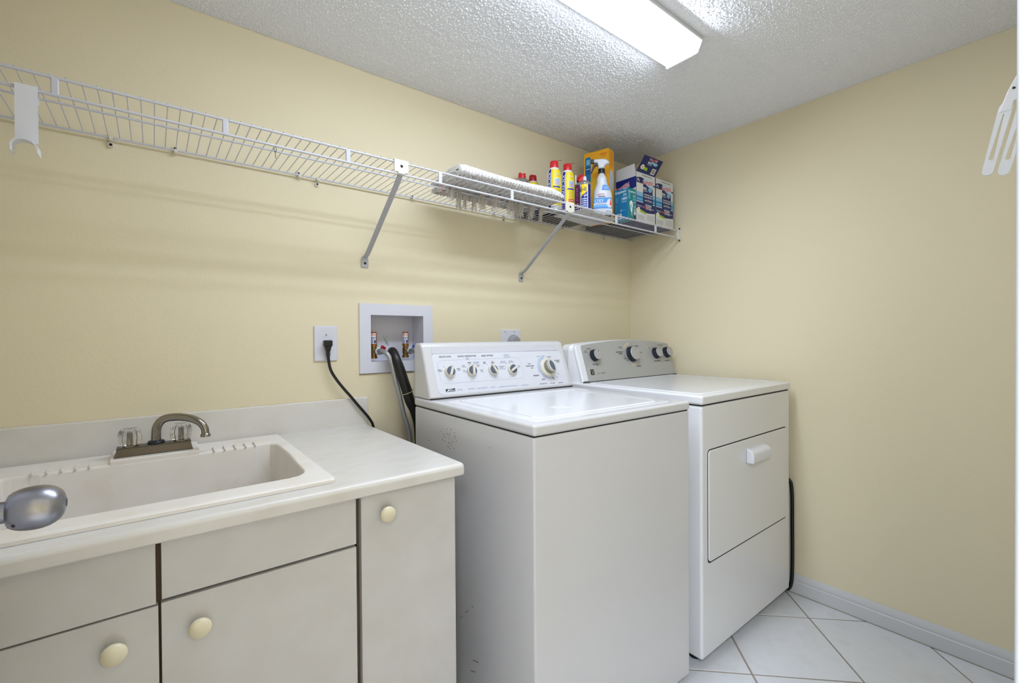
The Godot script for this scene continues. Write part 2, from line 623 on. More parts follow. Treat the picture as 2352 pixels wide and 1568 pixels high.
func room() -> void:
	var p: Material = M.cream_paint
	var g := Geo.new()
	# shelf wall, with the hole of the recessed valve box
	g.rbox(Vector3(LEFT - 0.12, -0.1, -0.14), Vector3(-1.5955, CEIL, 0))
	g.rbox(Vector3(-1.3735, -0.1, -0.14), Vector3(0.12, CEIL, 0))
	g.rbox(Vector3(-1.5955, -0.1, -0.14), Vector3(-1.3735, 1.0575, 0))
	g.rbox(Vector3(-1.5955, 1.2385, -0.14), Vector3(-1.3735, CEIL, 0))
	g.rbox(Vector3(-1.5955, 1.0575, -0.14), Vector3(-1.3735, 1.2385, -0.10))
	struct("wall_back", g, p, "cream painted wall behind the shelf, sink and machines")
	struct("wall_right", Geo.new().rbox(Vector3(0, -0.1, 0), Vector3(0.12, CEIL, FRONT + 0.12)), p, "cream painted wall to the right of the dryer")
	struct("wall_left", Geo.new().rbox(Vector3(LEFT - 0.12, -0.1, 0), Vector3(LEFT, CEIL, FRONT + 0.12)), p, "cream painted wall at the left end of the worktop")
	g = Geo.new()
	g.rbox(Vector3(LEFT, -0.1, FRONT), Vector3(-2.48, CEIL, FRONT + 0.12))
	g.rbox(Vector3(-1.70, -0.1, FRONT), Vector3(0, CEIL, FRONT + 0.12))
	g.rbox(Vector3(-2.48, 2.06, FRONT), Vector3(-1.70, CEIL, FRONT + 0.12))
	struct("wall_front", g, p, "cream painted wall around the door opening")
	g = Geo.new()
	g.rbox(Vector3(-3.42, -0.1, 1.81), Vector3(-3.30, CEIL, 3.6))
	struct("wall_hall_left", g, p, "cream wall of the hall outside the door, left side")
	struct("wall_hall_right", Geo.new().rbox(Vector3(-1.0, -0.1, 1.81), Vector3(-0.88, CEIL, 3.6)), p, "cream wall of the hall outside the door, right side")
	struct("wall_hall_back", Geo.new().rbox(Vector3(-3.42, -0.1, 3.6), Vector3(-0.88, CEIL, 3.72)), p, "cream wall at the far side of the hall")
	struct("wall_hall_front", Geo.new().rbox(Vector3(-3.42, -0.1, 1.69), Vector3(LEFT - 0.12, CEIL, 1.81)), p, "cream wall of the hall beside the laundry room")
	var ce := struct("ceiling", Geo.new().rbox(Vector3(-3.45, CEIL, -0.15), Vector3(0.15, CEIL + 0.1, 3.75)), M.popcorn_ceiling, "white popcorn textured ceiling")
	# its popcorn: thousands of small grains stuck to the slab
	var gm := Geo.new()
	var gr := [[1.0, 0.15], [0.82, -0.45], [0.40, -0.85]]
	for k in 2:
		for i in 6:
			var pq := []
			for e in [[k, i], [k, i + 1], [k + 1, i + 1], [k + 1, i]]:
				pq.append(Vector3(cos(TAU * e[1] / 6.0) * gr[e[0]][0], gr[e[0]][1], sin(TAU * e[1] / 6.0) * gr[e[0]][0]))
			var nq := []
			for q in pq: nq.append(Vector3(q.x, q.y - 0.15, q.z).normalized())
			gm.quadn(pq[0], pq[1], pq[2], pq[3], nq[0], nq[1], nq[2], nq[3])
	for i in 6:
		var a0 := Vector3(cos(TAU * i / 6.0) * 0.4, -0.85, sin(TAU * i / 6.0) * 0.4)
		var a1 := Vector3(cos(TAU * (i + 1) / 6.0) * 0.4, -0.85, sin(TAU * (i + 1) / 6.0) * 0.4)
		gm.tri(Vector3(0, -1.0, 0), a0, a1, Vector3.DOWN, a0.normalized(), a1.normalized())
	var mm := MultiMesh.new()
	mm.transform_format = MultiMesh.TRANSFORM_3D
	mm.mesh = gm.mesh()
	var places := []
	var pn := FastNoiseLite.new()
	pn.seed = 4
	pn.frequency = 5.0
	var pr := RandomNumberGenerator.new()
	pr.seed = 19
	var gx := LEFT + 0.3
	while gx < -0.004:
		var gz := 0.004
		while gz < FRONT - 0.01:
			var w := pn.get_noise_2d(gx, gz)
			if pr.randf() < 0.80 + w * 0.5:
				var x := gx + pr.randf_range(-0.0042, 0.0042)
				var z := gz + pr.randf_range(-0.0042, 0.0042)
				if not (x > -1.99 and x < -0.77 and z > 0.744 and z < 0.896) and x < -0.003 and z > 0.003:
					var r := pr.randf_range(0.0016, 0.0036)
					places.append(Transform3D(Basis(Vector3.UP, pr.randf() * TAU).scaled(Vector3(r * pr.randf_range(0.9, 1.4), r * pr.randf_range(0.65, 1.05), r)), Vector3(x, CEIL, z)))
			gz += 0.0088
		gx += 0.0088
	mm.instance_count = places.size()
	for i in places.size(): mm.set_instance_transform(i, places[i])
	var mi := MultiMeshInstance3D.new()
	mi.name = "popcorn_grain"
	mi.multimesh = mm
	mi.material_override = mat("popcorn", Color(0.93, 0.93, 0.94), 0.9, 0.0, 0.2)
	mi.set_meta("kind", "stuff")
	ce.add_child(mi, true)
	# floor: a bed of grout with square tiles laid at 45 degrees
	var fl := struct("floor", Geo.new().rbox(Vector3(-3.45, -0.12, -0.15), Vector3(0.15, -0.0025, 3.75)), M.grout, "floor of white ceramic tiles laid diagonally with grey grout")
	var d := 0.498
	var room_poly := PackedVector2Array([Vector2(LEFT, 0.0), Vector2(-0.001, 0.0), Vector2(-0.001, FRONT), Vector2(-1.0, FRONT), Vector2(-1.0, 3.6), Vector2(-3.3, 3.6), Vector2(-3.3, FRONT), Vector2(LEFT, FRONT)])
	var h := d / 2 - 0.0045
	for i in range(-8, 3):
		for j in range(-4, 9):
			if (i + j) % 2 != 0 and (i + j) % 2 != 1 and (i + j) % 2 != -1: continue
			for half in 2:
				var cx := -0.164 + d * i + (d / 2 if half else 0.0)
				var cz := 1.001 + d / 2 + d * j + (d / 2 if half else 0.0) - d * 2
				if cx < -3.6 or cx > 0.3 or cz < -0.3 or cz > 3.9: continue
				var q := PackedVector2Array([Vector2(cx + h, cz), Vector2(cx, cz + h), Vector2(cx - h, cz), Vector2(cx, cz - h)])
				for piece in Geometry2D.intersect_polygons(q, room_poly):
					if piece.size() < 3 or absf(area2(piece)) < 0.0006: continue
					var t := Geo.new().at(Transform3D(Basis(Vector3.RIGHT, Vector3.BACK, Vector3.UP), Vector3.ZERO))
					t.prism(Array(piece), -0.004, 0.0, 0.0015, false)
					part("tile", t, M.white_tile, fl)
	# skirting board on the right wall: a flat board with a moulded top
	var prof := V2([0, 0, 0.0145, 0, 0.0145, 0.052, 0.0125, 0.0545, 0.0125, 0.057, 0.0135, 0.060, 0.0115, 0.070, 0.008, 0.080, 0.006, 0.0855, 0, 0.0857])
	g = Geo.new().at(Transform3D(Basis(Vector3.LEFT, Vector3.UP, Vector3.FORWARD), Vector3(0, 0, FRONT)))
	g.prism(prof, 0.0, FRONT, 0.0)
	var bb := struct("baseboard_right", g, M.trim_white, "white moulded skirting board along the right wall")
	part("caulk_line", Geo.new().rbox(Vector3(-0.0165, 0.0, 0.0), Vector3(-0.0135, 0.0025, FRONT)), M.grout, bb)
	# door frame and the open door whose knob shows at the left
	g = Geo.new()
	g.rbox(Vector3(-1.72, 0, FRONT - 0.015), Vector3(-1.65, 2.11, FRONT - 0.0), 0.004, 2)
	g.rbox(Vector3(-1.72, 0, FRONT), Vector3(-1.70, 2.06, FRONT + 0.12))
	struct("trim_1", g, M.trim_white, "white painted door frame at the right edge of the view")
	g = Geo.new()
	g.rbox(Vector3(-2.48, 0, FRONT), Vector3(-2.46, 2.06, FRONT + 0.12))
	g.rbox(Vector3(-2.53, 0, FRONT - 0.015), Vector3(-2.465, 2.11, FRONT), 0.004, 2)
	struct("trim_2", g, M.trim_white, "white painted door frame on the hinge side")
	g = Geo.new()
	g.rbox(Vector3(-2.46, 2.04, FRONT), Vector3(-1.72, 2.06, FRONT + 0.12))
	g.rbox(Vector3(-2.53, 2.045, FRONT - 0.016), Vector3(-1.65, 2.115, FRONT - 0.0005), 0.004, 2)
	struct("trim_3", g, M.trim_white, "white painted head of the door frame")
	var door := Node3D.new()
	door.name = "door_1"
	add_child(door)
	door.position = Vector3(-2.4585, 0.012, FRONT - 0.018)
	door.set_meta("kind", "structure")
	door.set_meta("label", "white door standing open at the left, only its brushed metal knob in view")
	door.set_meta("category", "door")
	part("leaf", Geo.new().rbox(Vector3(0, 0, -0.725), Vector3(0.035, 2.02, 0), 0.002), M.trim_white, door)
	# knob axis points along +x
	var kz := -0.655
	var ky := 0.960
	var kx := Transform3D(Basis(Vector3.UP, Vector3.RIGHT, Vector3.FORWARD), Vector3(0.035, ky, kz))
	part("knob_rose", Geo.new().at(kx).lathe(V2([0, 0, 0.033, 0, 0.033, 0.004, 0.029, 0.008, 0.0125, 0.011, 0.0125, 0.012]), 40), M.brushed_nickel, door)
	part("knob_neck", Geo.new().at(kx).lathe(V2([0.0110, 0.006, 0.0110, 0.0522]), 32), M.brushed_nickel, door)
	var kp := V2([0.0110, 0.0520, 0.0140, 0.0524, 0.0168, 0.0538, 0.0192, 0.0570, 0.0212, 0.0618, 0.0224, 0.0675, 0.0228, 0.0730, 0.0224, 0.0790, 0.0210, 0.0845, 0.0186, 0.0892, 0.0152, 0.0930, 0.0110, 0.0955, 0.0060, 0.0969, 0.0, 0.0973])
	part("knob", Geo.new().at(kx).lathe(kp, 48), M.brushed_nickel, door, "rounded brushed nickel door knob")
	part("lock_button", Geo.new().at(kx).lathe(V2([0.0042, 0.094, 0.0042, 0.0974, 0.003, 0.0974, 0.003, 0.0955, 0, 0.0955]), 20), M.knob_dark, door)
	part("set_screw", Geo.new().at(T(Vector3(0.0946, ky - 0.0108, kz + 0.0172), Vector3(PI / 2 - 0.55, 0, 0))).lathe(V2([0.0015, -0.002, 0.0015, 0.0006, 0, 0.0006]), 12), M.black_plastic, door)

func area2(p: PackedVector2Array) -> float:
	var s := 0.0
	for i in p.size():
		s += p[i].cross(p[(i + 1) % p.size()])
	return s / 2

func ceiling_fixture() -> void:
	var t := thing("ceiling_light", "long white fluorescent ceiling light with prismatic wraparound lens", "light", Vector3(-1.38, CEIL, 0.82))
	part("housing", Geo.new().rbox(Vector3(-0.605, -0.012, -0.07), Vector3(0.605, 0, 0.0725), 0.001), M.trim_white, t)
	# lens: a shallow trough with a flat bottom and leaning sides
	var sec := V2([-0.068, -0.012, -0.066, -0.040, -0.060, -0.0455, 0.046, -0.0455, 0.052, -0.043, 0.0695, -0.012])
	var g := Geo.new()
	g.at(Transform3D(Basis(Vector3.FORWARD, Vector3.UP, Vector3.RIGHT), Vector3.ZERO)).prism(V2([0.068, -0.012, 0.066, -0.040, 0.060, -0.0455, -0.046, -0.0455, -0.052, -0.043, -0.0695, -0.012]), -0.603, 0.603)
	part("lens", g, M.lamp_lens, t, "glowing prismatic plastic lens")
	for s in [-1.0, 1.0]:
		g = Geo.new().at(Transform3D(Basis(Vector3.FORWARD, Vector3.UP, Vector3.RIGHT), Vector3(0.605 * s - 0.0015, 0, 0)))
		g.prism(V2([0.0715, 0, 0.0695, -0.043, 0.063, -0.0495, -0.049, -0.0495, -0.056, -0.047, -0.0735, -0.010, -0.0735, 0]), 0, 0.003, 0.0005)
		part("end_plate", g, M.trim_white, t)
	t = thing("hall_lamp", "square ceiling lamp in the hall outside the door", "light", Vector3(-2.95, CEIL, 2.25))
	part("housing", Geo.new().rbox(Vector3(-0.27, -0.02, -0.27), Vector3(0.27, 0, 0.27), 0.004), M.trim_white, t)
	part("lens", Geo.new().rbox(Vector3(-0.255, -0.07, -0.255), Vector3(0.255, -0.02, 0.255), 0.02, 2), M.hall_lens, t)

# ---------------------------------------------------------------- worktop, sink, cabinets
const TOPY := 0.8225

func worktop_and_sink() -> void:
	var t := thing("worktop", "off-white laminate worktop with rounded front edge holding the sink", "worktop", Vector3(-1.6086, 0, 0))
	var x0 := LEFT + 1.6086 + 0.002
	var z1 := 0.698
	var th := 0.0325
	var r := 0.013
	# ring of the top round the sink cut-out, then a rounded edge at the front and the right end
	var g := Geo.new()
	var o := rrect(x0, 0.002, -r, z1 - r, 0.008, 3)
	var hole := [Vector2(-0.345, 0.60), Vector2(-0.935, 0.60), Vector2(-0.935, 0.06), Vector2(-0.345, 0.06)]
	g.at(Transform3D(Basis(Vector3.RIGHT, Vector3.UP, Vector3.BACK), Vector3.ZERO))
	var H := func(p: Vector2, y: float) -> Vector3: return Vector3(p.x, y, p.y)
	var ox := [x0, hole[1].x, hole[0].x, -r]
	var oz := [0.002, hole[2].y, hole[0].y, z1 - r]
	for y in [TOPY, TOPY - th]:
		var nn := Vector3.UP if y == TOPY else Vector3.DOWN
		for i in 3:
			for j in 3:
				if i == 1 and j == 1: continue
				g.quad(Vector3(ox[i], y, oz[j]), Vector3(ox[i + 1], y, oz[j]), Vector3(ox[i + 1], y, oz[j + 1]), Vector3(ox[i], y, oz[j + 1]), nn)
	for i in 4:
		var a: Vector2 = hole[i]
		var b: Vector2 = hole[(i + 1) % 4]
		var nn := (Vector2((hole[0].x + hole[1].x) / 2, 0.33) - (a + b) / 2).normalized()
		g.quad(H.call(a, TOPY), H.call(b, TOPY), H.call(b, TOPY - th), H.call(a, TOPY - th), Vector3(nn.x, 0, nn.y))
	# edge: quarter rounds above and below a flat band
	var ed := []
	for i in 5: ed.append([sin(PI / 2 * i / 4) * r, TOPY - r + cos(PI / 2 * i / 4) * r, PI / 2 - PI / 2 * i / 4])
	for i in 4: ed.append([r - 0.004 + cos(PI / 2 * i / 3) * 0.004, TOPY - th + 0.004 - sin(PI / 2 * i / 3) * 0.004, -PI / 2 * i / 3])
	ed.append([0.0, TOPY - th, -PI / 2])
	var path := [[Vector2(x0, z1 - r), Vector2(0, 1)]]
	for i in 7:
		var a := PI / 2 - PI / 2 * i / 6
		path.append([Vector2(-r, z1 - r), Vector2(cos(a), sin(a))])
	path.append([Vector2(-r, 0.002), Vector2(1, 0)])
	for i in path.size() - 1:
		for k in ed.size() - 1:
			var P := []
			var N := []
			for q in [[i, k], [i + 1, k], [i + 1, k + 1], [i, k + 1]]:
				var c0: Vector2 = path[q[0]][0]
				var dd: Vector2 = path[q[0]][1]
				var e: Array = ed[q[1]]
				P.append(Vector3(c0.x + dd.x * e[0], e[1], c0.y + dd.y * e[0]))
				N.append(Vector3(dd.x * cos(e[2]), sin(e[2]), dd.y * cos(e[2])))
			g.quadn(P[0], P[1], P[2], P[3], N[0], N[1], N[2], N[3])
	part("slab", g, M.worktop, t)
	part("backsplash", Geo.new().rbox(Vector3(x0, TOPY - 0.001, 0.0005), Vector3(-0.004, 0.927, 0.0195), 0.003, 2), M.worktop, t)
	part("caulk_line", Geo.new().rbox(Vector3(x0, TOPY - 0.001, 0.018), Vector3(-0.006, TOPY + 0.0022, 0.0215), 0.001), M.worktop, t)

	# drop-in sink
	var cx := -2.249
	var s := thing("laundry_sink", "off-white plastic drop-in laundry sink with ridged soap ledges", "sink", Vector3(cx, TOPY, 0.34))
	var outer := rrect(-0.325, -0.308, 0.325, 0.312, 0.012, 3)
	var inner := V2([0.286, 0.10, 0.282, 0.20, 0.274, 0.222, 0.258, 0.238, 0.235, 0.244, 0.0, 0.246, -0.235, 0.244, -0.258, 0.238, -0.274, 0.222, -0.282, 0.20, -0.286, 0.10, -0.292, -0.006, -0.291, -0.12, -0.286, -0.155, -0.276, -0.170, -0.262, -0.172, -0.236, -0.172, -0.234, -0.166, -0.0925, -0.166, 0.0, -0.166, 0.1005, -0.166, 0.2385, -0.166, 0.2405, -0.172, 0.262, -0.172, 0.276, -0.170, 0.286, -0.155, 0.291, -0.12, 0.292, -0.006])
	var angs := []
	for p in outer + inner: angs.append(fposmod(p.angle(), TAU))
	for i in 48: angs.append(TAU * i / 48)
	angs.sort()
	var uniq := []
	for a in angs:
		if uniq.is_empty() or a - uniq[-1] > 0.0008: uniq.append(a)
	var cast := func(poly: Array, a: float) -> Vector2:
		var dd := Vector2.from_angle(a)
		for i in poly.size():
			var hit = Geometry2D.segment_intersects_segment(Vector2.ZERO, dd * 2.0, poly[i], poly[(i + 1) % poly.size()])
			if hit != null: return hit
		return poly[0]
	var O := []
	var I := []
	for a in uniq:
		O.append(cast.call(outer, a + 1e-5)); I.append(cast.call(inner, a + 1e-5))
	var m := uniq.size()
	# rings from the rim's outer foot over the rim and down the bowl: [mix towards inner, extra inward metres, height]
	var levels := [[0.0, 0.0, 0.0005], [0.0, 0.001, 0.007], [0.0, 0.004, 0.0095], [0.0, 0.012, 0.0105], [1.0, -0.004, 0.0105], [1.0, -0.001, 0.0092], [1.0, 0.0012, 0.005], [1.0, 0.004, -0.06], [1.0, 0.022, -0.26], [1.0, 0.034, -0.285], [1.0, 0.075, -0.292]]
	g = Geo.new()
	var at := func(k: int, i: int) -> Vector3:
		var L: Array = levels[k]
		var p: Vector2 = O[i] if L[0] < 0.5 else I[i]
		p = p - p.normalized() * L[1]
		if L[0] > 0.5 and L[2] < -0.03:       # below the ledges the bowl's back wall is straight
			p.y = maxf(p.y, -0.166 + L[1])
		return Vector3(p.x, L[2], p.y)
	for k in levels.size() - 1:
		for i in m:
			var j := (i + 1) % m
			var A: Vector3 = at.call(k, i)
			var B: Vector3 = at.call(k, j)
			var D: Vector3 = at.call(k + 1, j)
			var E: Vector3 = at.call(k + 1, i)
			var nn := (B - A).cross(E - A)
			if nn.length() < 1e-12: nn = (D - B).cross(E - B)
			nn = nn.normalized()
			var want := Vector3.UP if k in [2, 3, 4] else (Vector3(A.x, 0, A.z).normalized() if k < 2 else (-Vector3(A.x, 0, A.z).normalized() if k < 8 else Vector3.UP))
			if nn.dot(want) < 0: nn = -nn
			g.quad(A, B, D, E, nn)
	var floor_pts := []
	for i in m: floor_pts.append(at.call(levels.size() - 1, i))
	for i in m:
		g.tri(Vector3(0, -0.296, 0), floor_pts[i], floor_pts[(i + 1) % m], Vector3.UP, Vector3.UP, Vector3.UP)
	part("bowl", g, M.sink_plastic, s)
	# raised faucet deck, and ribs on the two soap ledges
	part("faucet_deck", Geo.new().rbox(Vector3(-0.0915, 0.004, -0.302), Vector3(0.0995, 0.0195, -0.1655), 0.003, 2), M.sink_plastic, s)
	for q in [-1.0, 1.0]:
		var xs := [0.132, 0.158, 0.184, 0.210, 0.2345] if q > 0 else [-0.128, -0.153, -0.178, -0.203, -0.228]
		for x in xs:
			var rib := Geo.new()
			rib.sweep([Vector3(x, 0.0095, -0.205), Vector3(x, 0.0135, -0.198), Vector3(x, 0.0135, -0.170), Vector3(x, 0.0095, -0.1615)], ring2(0.003, 0.002, 10), Vector3.UP)
			part("soap_ridge", rib, M.sink_plastic, s)
	var fl := Geo.new().at(T(Vector3(0, -0.294, 0))).lathe(V2([0, 0, 0.03, 0, 0.042, 0.003, 0.045, 0.0, 0.045, -0.004]), 28)
	part("drain_ring", fl, M.chrome, s)

	# faucet
	var f := thing("faucet", "two-handle chrome faucet with curved spout and clear acrylic knobs", "faucet", Vector3(cx, TOPY + 0.0195, 0.126))
	var bp := Geo.new()
	var lo := [Vector3(-0.083, 0, 0.024), Vector3(0.083, 0, 0.024), Vector3(0.083, 0, -0.024), Vector3(-0.083, 0, -0.024)]
	var hi := [Vector3(-0.079, 0.0215, 0.017), Vector3(0.080, 0.0215, 0.017), Vector3(0.080, 0.0215, -0.019), Vector3(-0.079, 0.0215, -0.019)]
	for i in 4:
		var j := (i + 1) % 4
		bp.quad(lo[i], lo[j], hi[j], hi[i], ((lo[j] - lo[i]).cross(hi[i] - lo[i])).normalized() * (1.0 if ((lo[j] - lo[i]).cross(hi[i] - lo[i])).dot((lo[i] + lo[j])) > 0 else -1.0))
	bp.quad(hi[0], hi[1], hi[2], hi[3], Vector3.UP)
	bp.rbox(Vector3(-0.0795, 0.020, -0.0195), Vector3(0.0805, 0.0235, 0.0178), 0.0012)
	bp.rbox(Vector3(-0.0845, 0, -0.0255), Vector3(0.0845, 0.0022, 0.0255), 0.0008)
	part("base", bp, M.worn_chrome, f)
	for sx in [-0.052, 0.058]:
		var hg := Geo.new().at(T(Vector3(sx, 0.0235, 0)))
		var pf := V2([0.0, 0.004, 0.014, 0.004, 0.0225, 0.006, 0.0238, 0.012, 0.0250, 0.024, 0.0240, 0.034, 0.0210, 0.042, 0.0160, 0.047, 0.009, 0.0485, 0.0, 0.0485])
		var hd := part("handle", hg.lathe(pf, 96, 0.07, 12), M.acrylic, f, "clear fluted acrylic knob")
		part("stem", Geo.new().at(T(Vector3(sx, 0.0235, 0))).lathe(V2([0.017, 0, 0.017, 0.0035, 0.0075, 0.0036, 0.0075, 0.018, 0.0055, 0.020, 0.0055, 0.034, 0, 0.034]), 20), M.chrome, hd)
	var sp := curve([Vector3(0.003, 0.022, 0), Vector3(0.003, 0.045, 0.001), Vector3(0.006, 0.070, 0.002), Vector3(0.020, 0.0885, 0.008), Vector3(0.048, 0.0935, 0.022), Vector3(0.078, 0.0885, 0.038), Vector3(0.099, 0.0765, 0.050), Vector3(0.1095, 0.0600, 0.056), Vector3(0.1115, 0.0440, 0.057)], 6)
	var scs := []
	for i in sp.size():
		var q := float(i) / (sp.size() - 1)
		scs.append(lerpf(1.12, 0.88, q))
	var spout := part("spout", Geo.new().tube(sp, 0.0105, 20, scs), M.chrome, f)
	part("aerator", Geo.new().at(T(Vector3(0.1115, 0.036, 0.057))).lathe(V2([0, 0, 0.0105, 0, 0.0122, 0.001, 0.0122, 0.006, 0.0105, 0.0085, 0.0095, 0.010]), 24), M.chrome, spout)
	part("collar", Geo.new().at(T(Vector3(0.003, 0.0225, 0))).lathe(V2([0.0185, 0, 0.0195, 0.003, 0.0185, 0.0075, 0.016, 0.0095, 0.010, 0.010]), 28), M.knob_dark, f)

func cab_knob(parent: Node3D, x: float, y: float) -> void:
	var kx := Transform3D(Basis(Vector3.RIGHT, Vector3.BACK, Vector3.DOWN), Vector3(x, y, 0.0))
	part("knob", Geo.new().at(kx).lathe(V2([0.0075, 0, 0.0075, 0.007, 0.010, 0.0105, 0.0155, 0.013, 0.0182, 0.0165, 0.0188, 0.0195, 0.0180, 0.0225, 0.0150, 0.0255, 0.0095, 0.0275, 0.004, 0.0282, 0.0, 0.0283]), 36), M.knob_ivory, parent, "round ivory plastic knob")

func cabinets() -> void:
	var zf := 0.675
	var top := TOPY - 0.0335
	var a := thing("sink_cabinet", "wide off-white sink cabinet with two false drawer fronts above two doors", "cabinet", Vector3(-2.249, 0, 0))
	var w0 := LEFT + 2.249 + 0.003
	var w1 := 0.3625
	var g := Geo.new()
	g.rbox(Vector3(w0, 0.0, 0.003), Vector3(w0 + 0.016, top, 0.655))
	g.rbox(Vector3(w1 - 0.016, 0.0, 0.003), Vector3(w1, top, 0.655))
	g.rbox(Vector3(w0 + 0.016, 0.085, 0.003), Vector3(w1 - 0.016, 0.10, 0.655))
	g.rbox(Vector3(w0 + 0.016, 0.10, 0.003), Vector3(w1 - 0.016, top, 0.008))
	g.rbox(Vector3(w0 + 0.016, 0.0, 0.59), Vector3(w1 - 0.016, 0.085, 0.605))
	g.rbox(Vector3(w0 + 0.016, 0.665, 0.640), Vector3(w1 - 0.016, top, 0.655))
	g.rbox(Vector3(-0.02, 0.10, 0.640), Vector3(0.02, 0.665, 0.655))
	part("body", g, M.carcass, a)
	var fr := [["drawer_front", w0 + 0.004, -0.0018, 0.6745, top - 0.0005], ["drawer_front", 0.0062, 0.3590, 0.6800, top - 0.0005], ["door", w0 + 0.004, 0.0012, 0.105, 0.6712], ["door", 0.0052, 0.3590, 0.105, 0.6738]]
	for q in fr:
		var d := part(q[0], Geo.new().rbox(Vector3(q[1], q[3], zf - 0.018), Vector3(q[2], q[4], zf), 0.0012, 2), M.laminate, a)
		if q[0] == "door":
			cab_knob(d, -0.059 if q[2] < 0.01 else 0.062, 0.618 if q[2] < 0.01 else 0.615)
			d.get_child(0).position.z = zf
	var b := thing("narrow_cabinet", "narrow off-white cabinet with one tall door beside the washer", "cabinet", Vector3(-1.885, 0, 0))
	var n1 := 0.257
	g = Geo.new()
	g.rbox(Vector3(0.0025, 0.0, 0.003), Vector3(0.0185, top, 0.655))
	g.rbox(Vector3(0.0185, 0.085, 0.003), Vector3(n1 - 0.016, 0.10, 0.655))
	g.rbox(Vector3(0.0185, 0.10, 0.003), Vector3(n1 - 0.016, top, 0.008))
	g.rbox(Vector3(0.0185, 0.0, 0.59), Vector3(n1 - 0.016, 0.085, 0.605))
	g.rbox(Vector3(0.0185, top - 0.03, 0.640), Vector3(n1 - 0.016, top, 0.655))
	part("body", g, M.carcass, b)
	part("side_panel", Geo.new().rbox(Vector3(n1 - 0.016, 0.0, 0.003), Vector3(n1, top, 0.6555), 0.0006), M.laminate, b)
	var dd := part("door", Geo.new().rbox(Vector3(0.0065, 0.105, zf - 0.018), Vector3(n1 - 0.001, top - 0.006, zf), 0.0012, 2), M.laminate, b)
	cab_knob(dd, 0.063, 0.737)
	dd.get_child(0).position.z = zf

# ---------------------------------------------------------------- washer
func slant(b: Vector2, t: Vector2) -> Transform3D:      # axes of a console face: x along it, y up it, z out of it; b, t are (y, z) of its foot and head
	var up := Vector3(0, t.x - b.x, t.y - b.y).normalized()
	return Transform3D(Basis(Vector3.RIGHT, up, Vector3.RIGHT.cross(up)), Vector3(0, b.x, b.y))

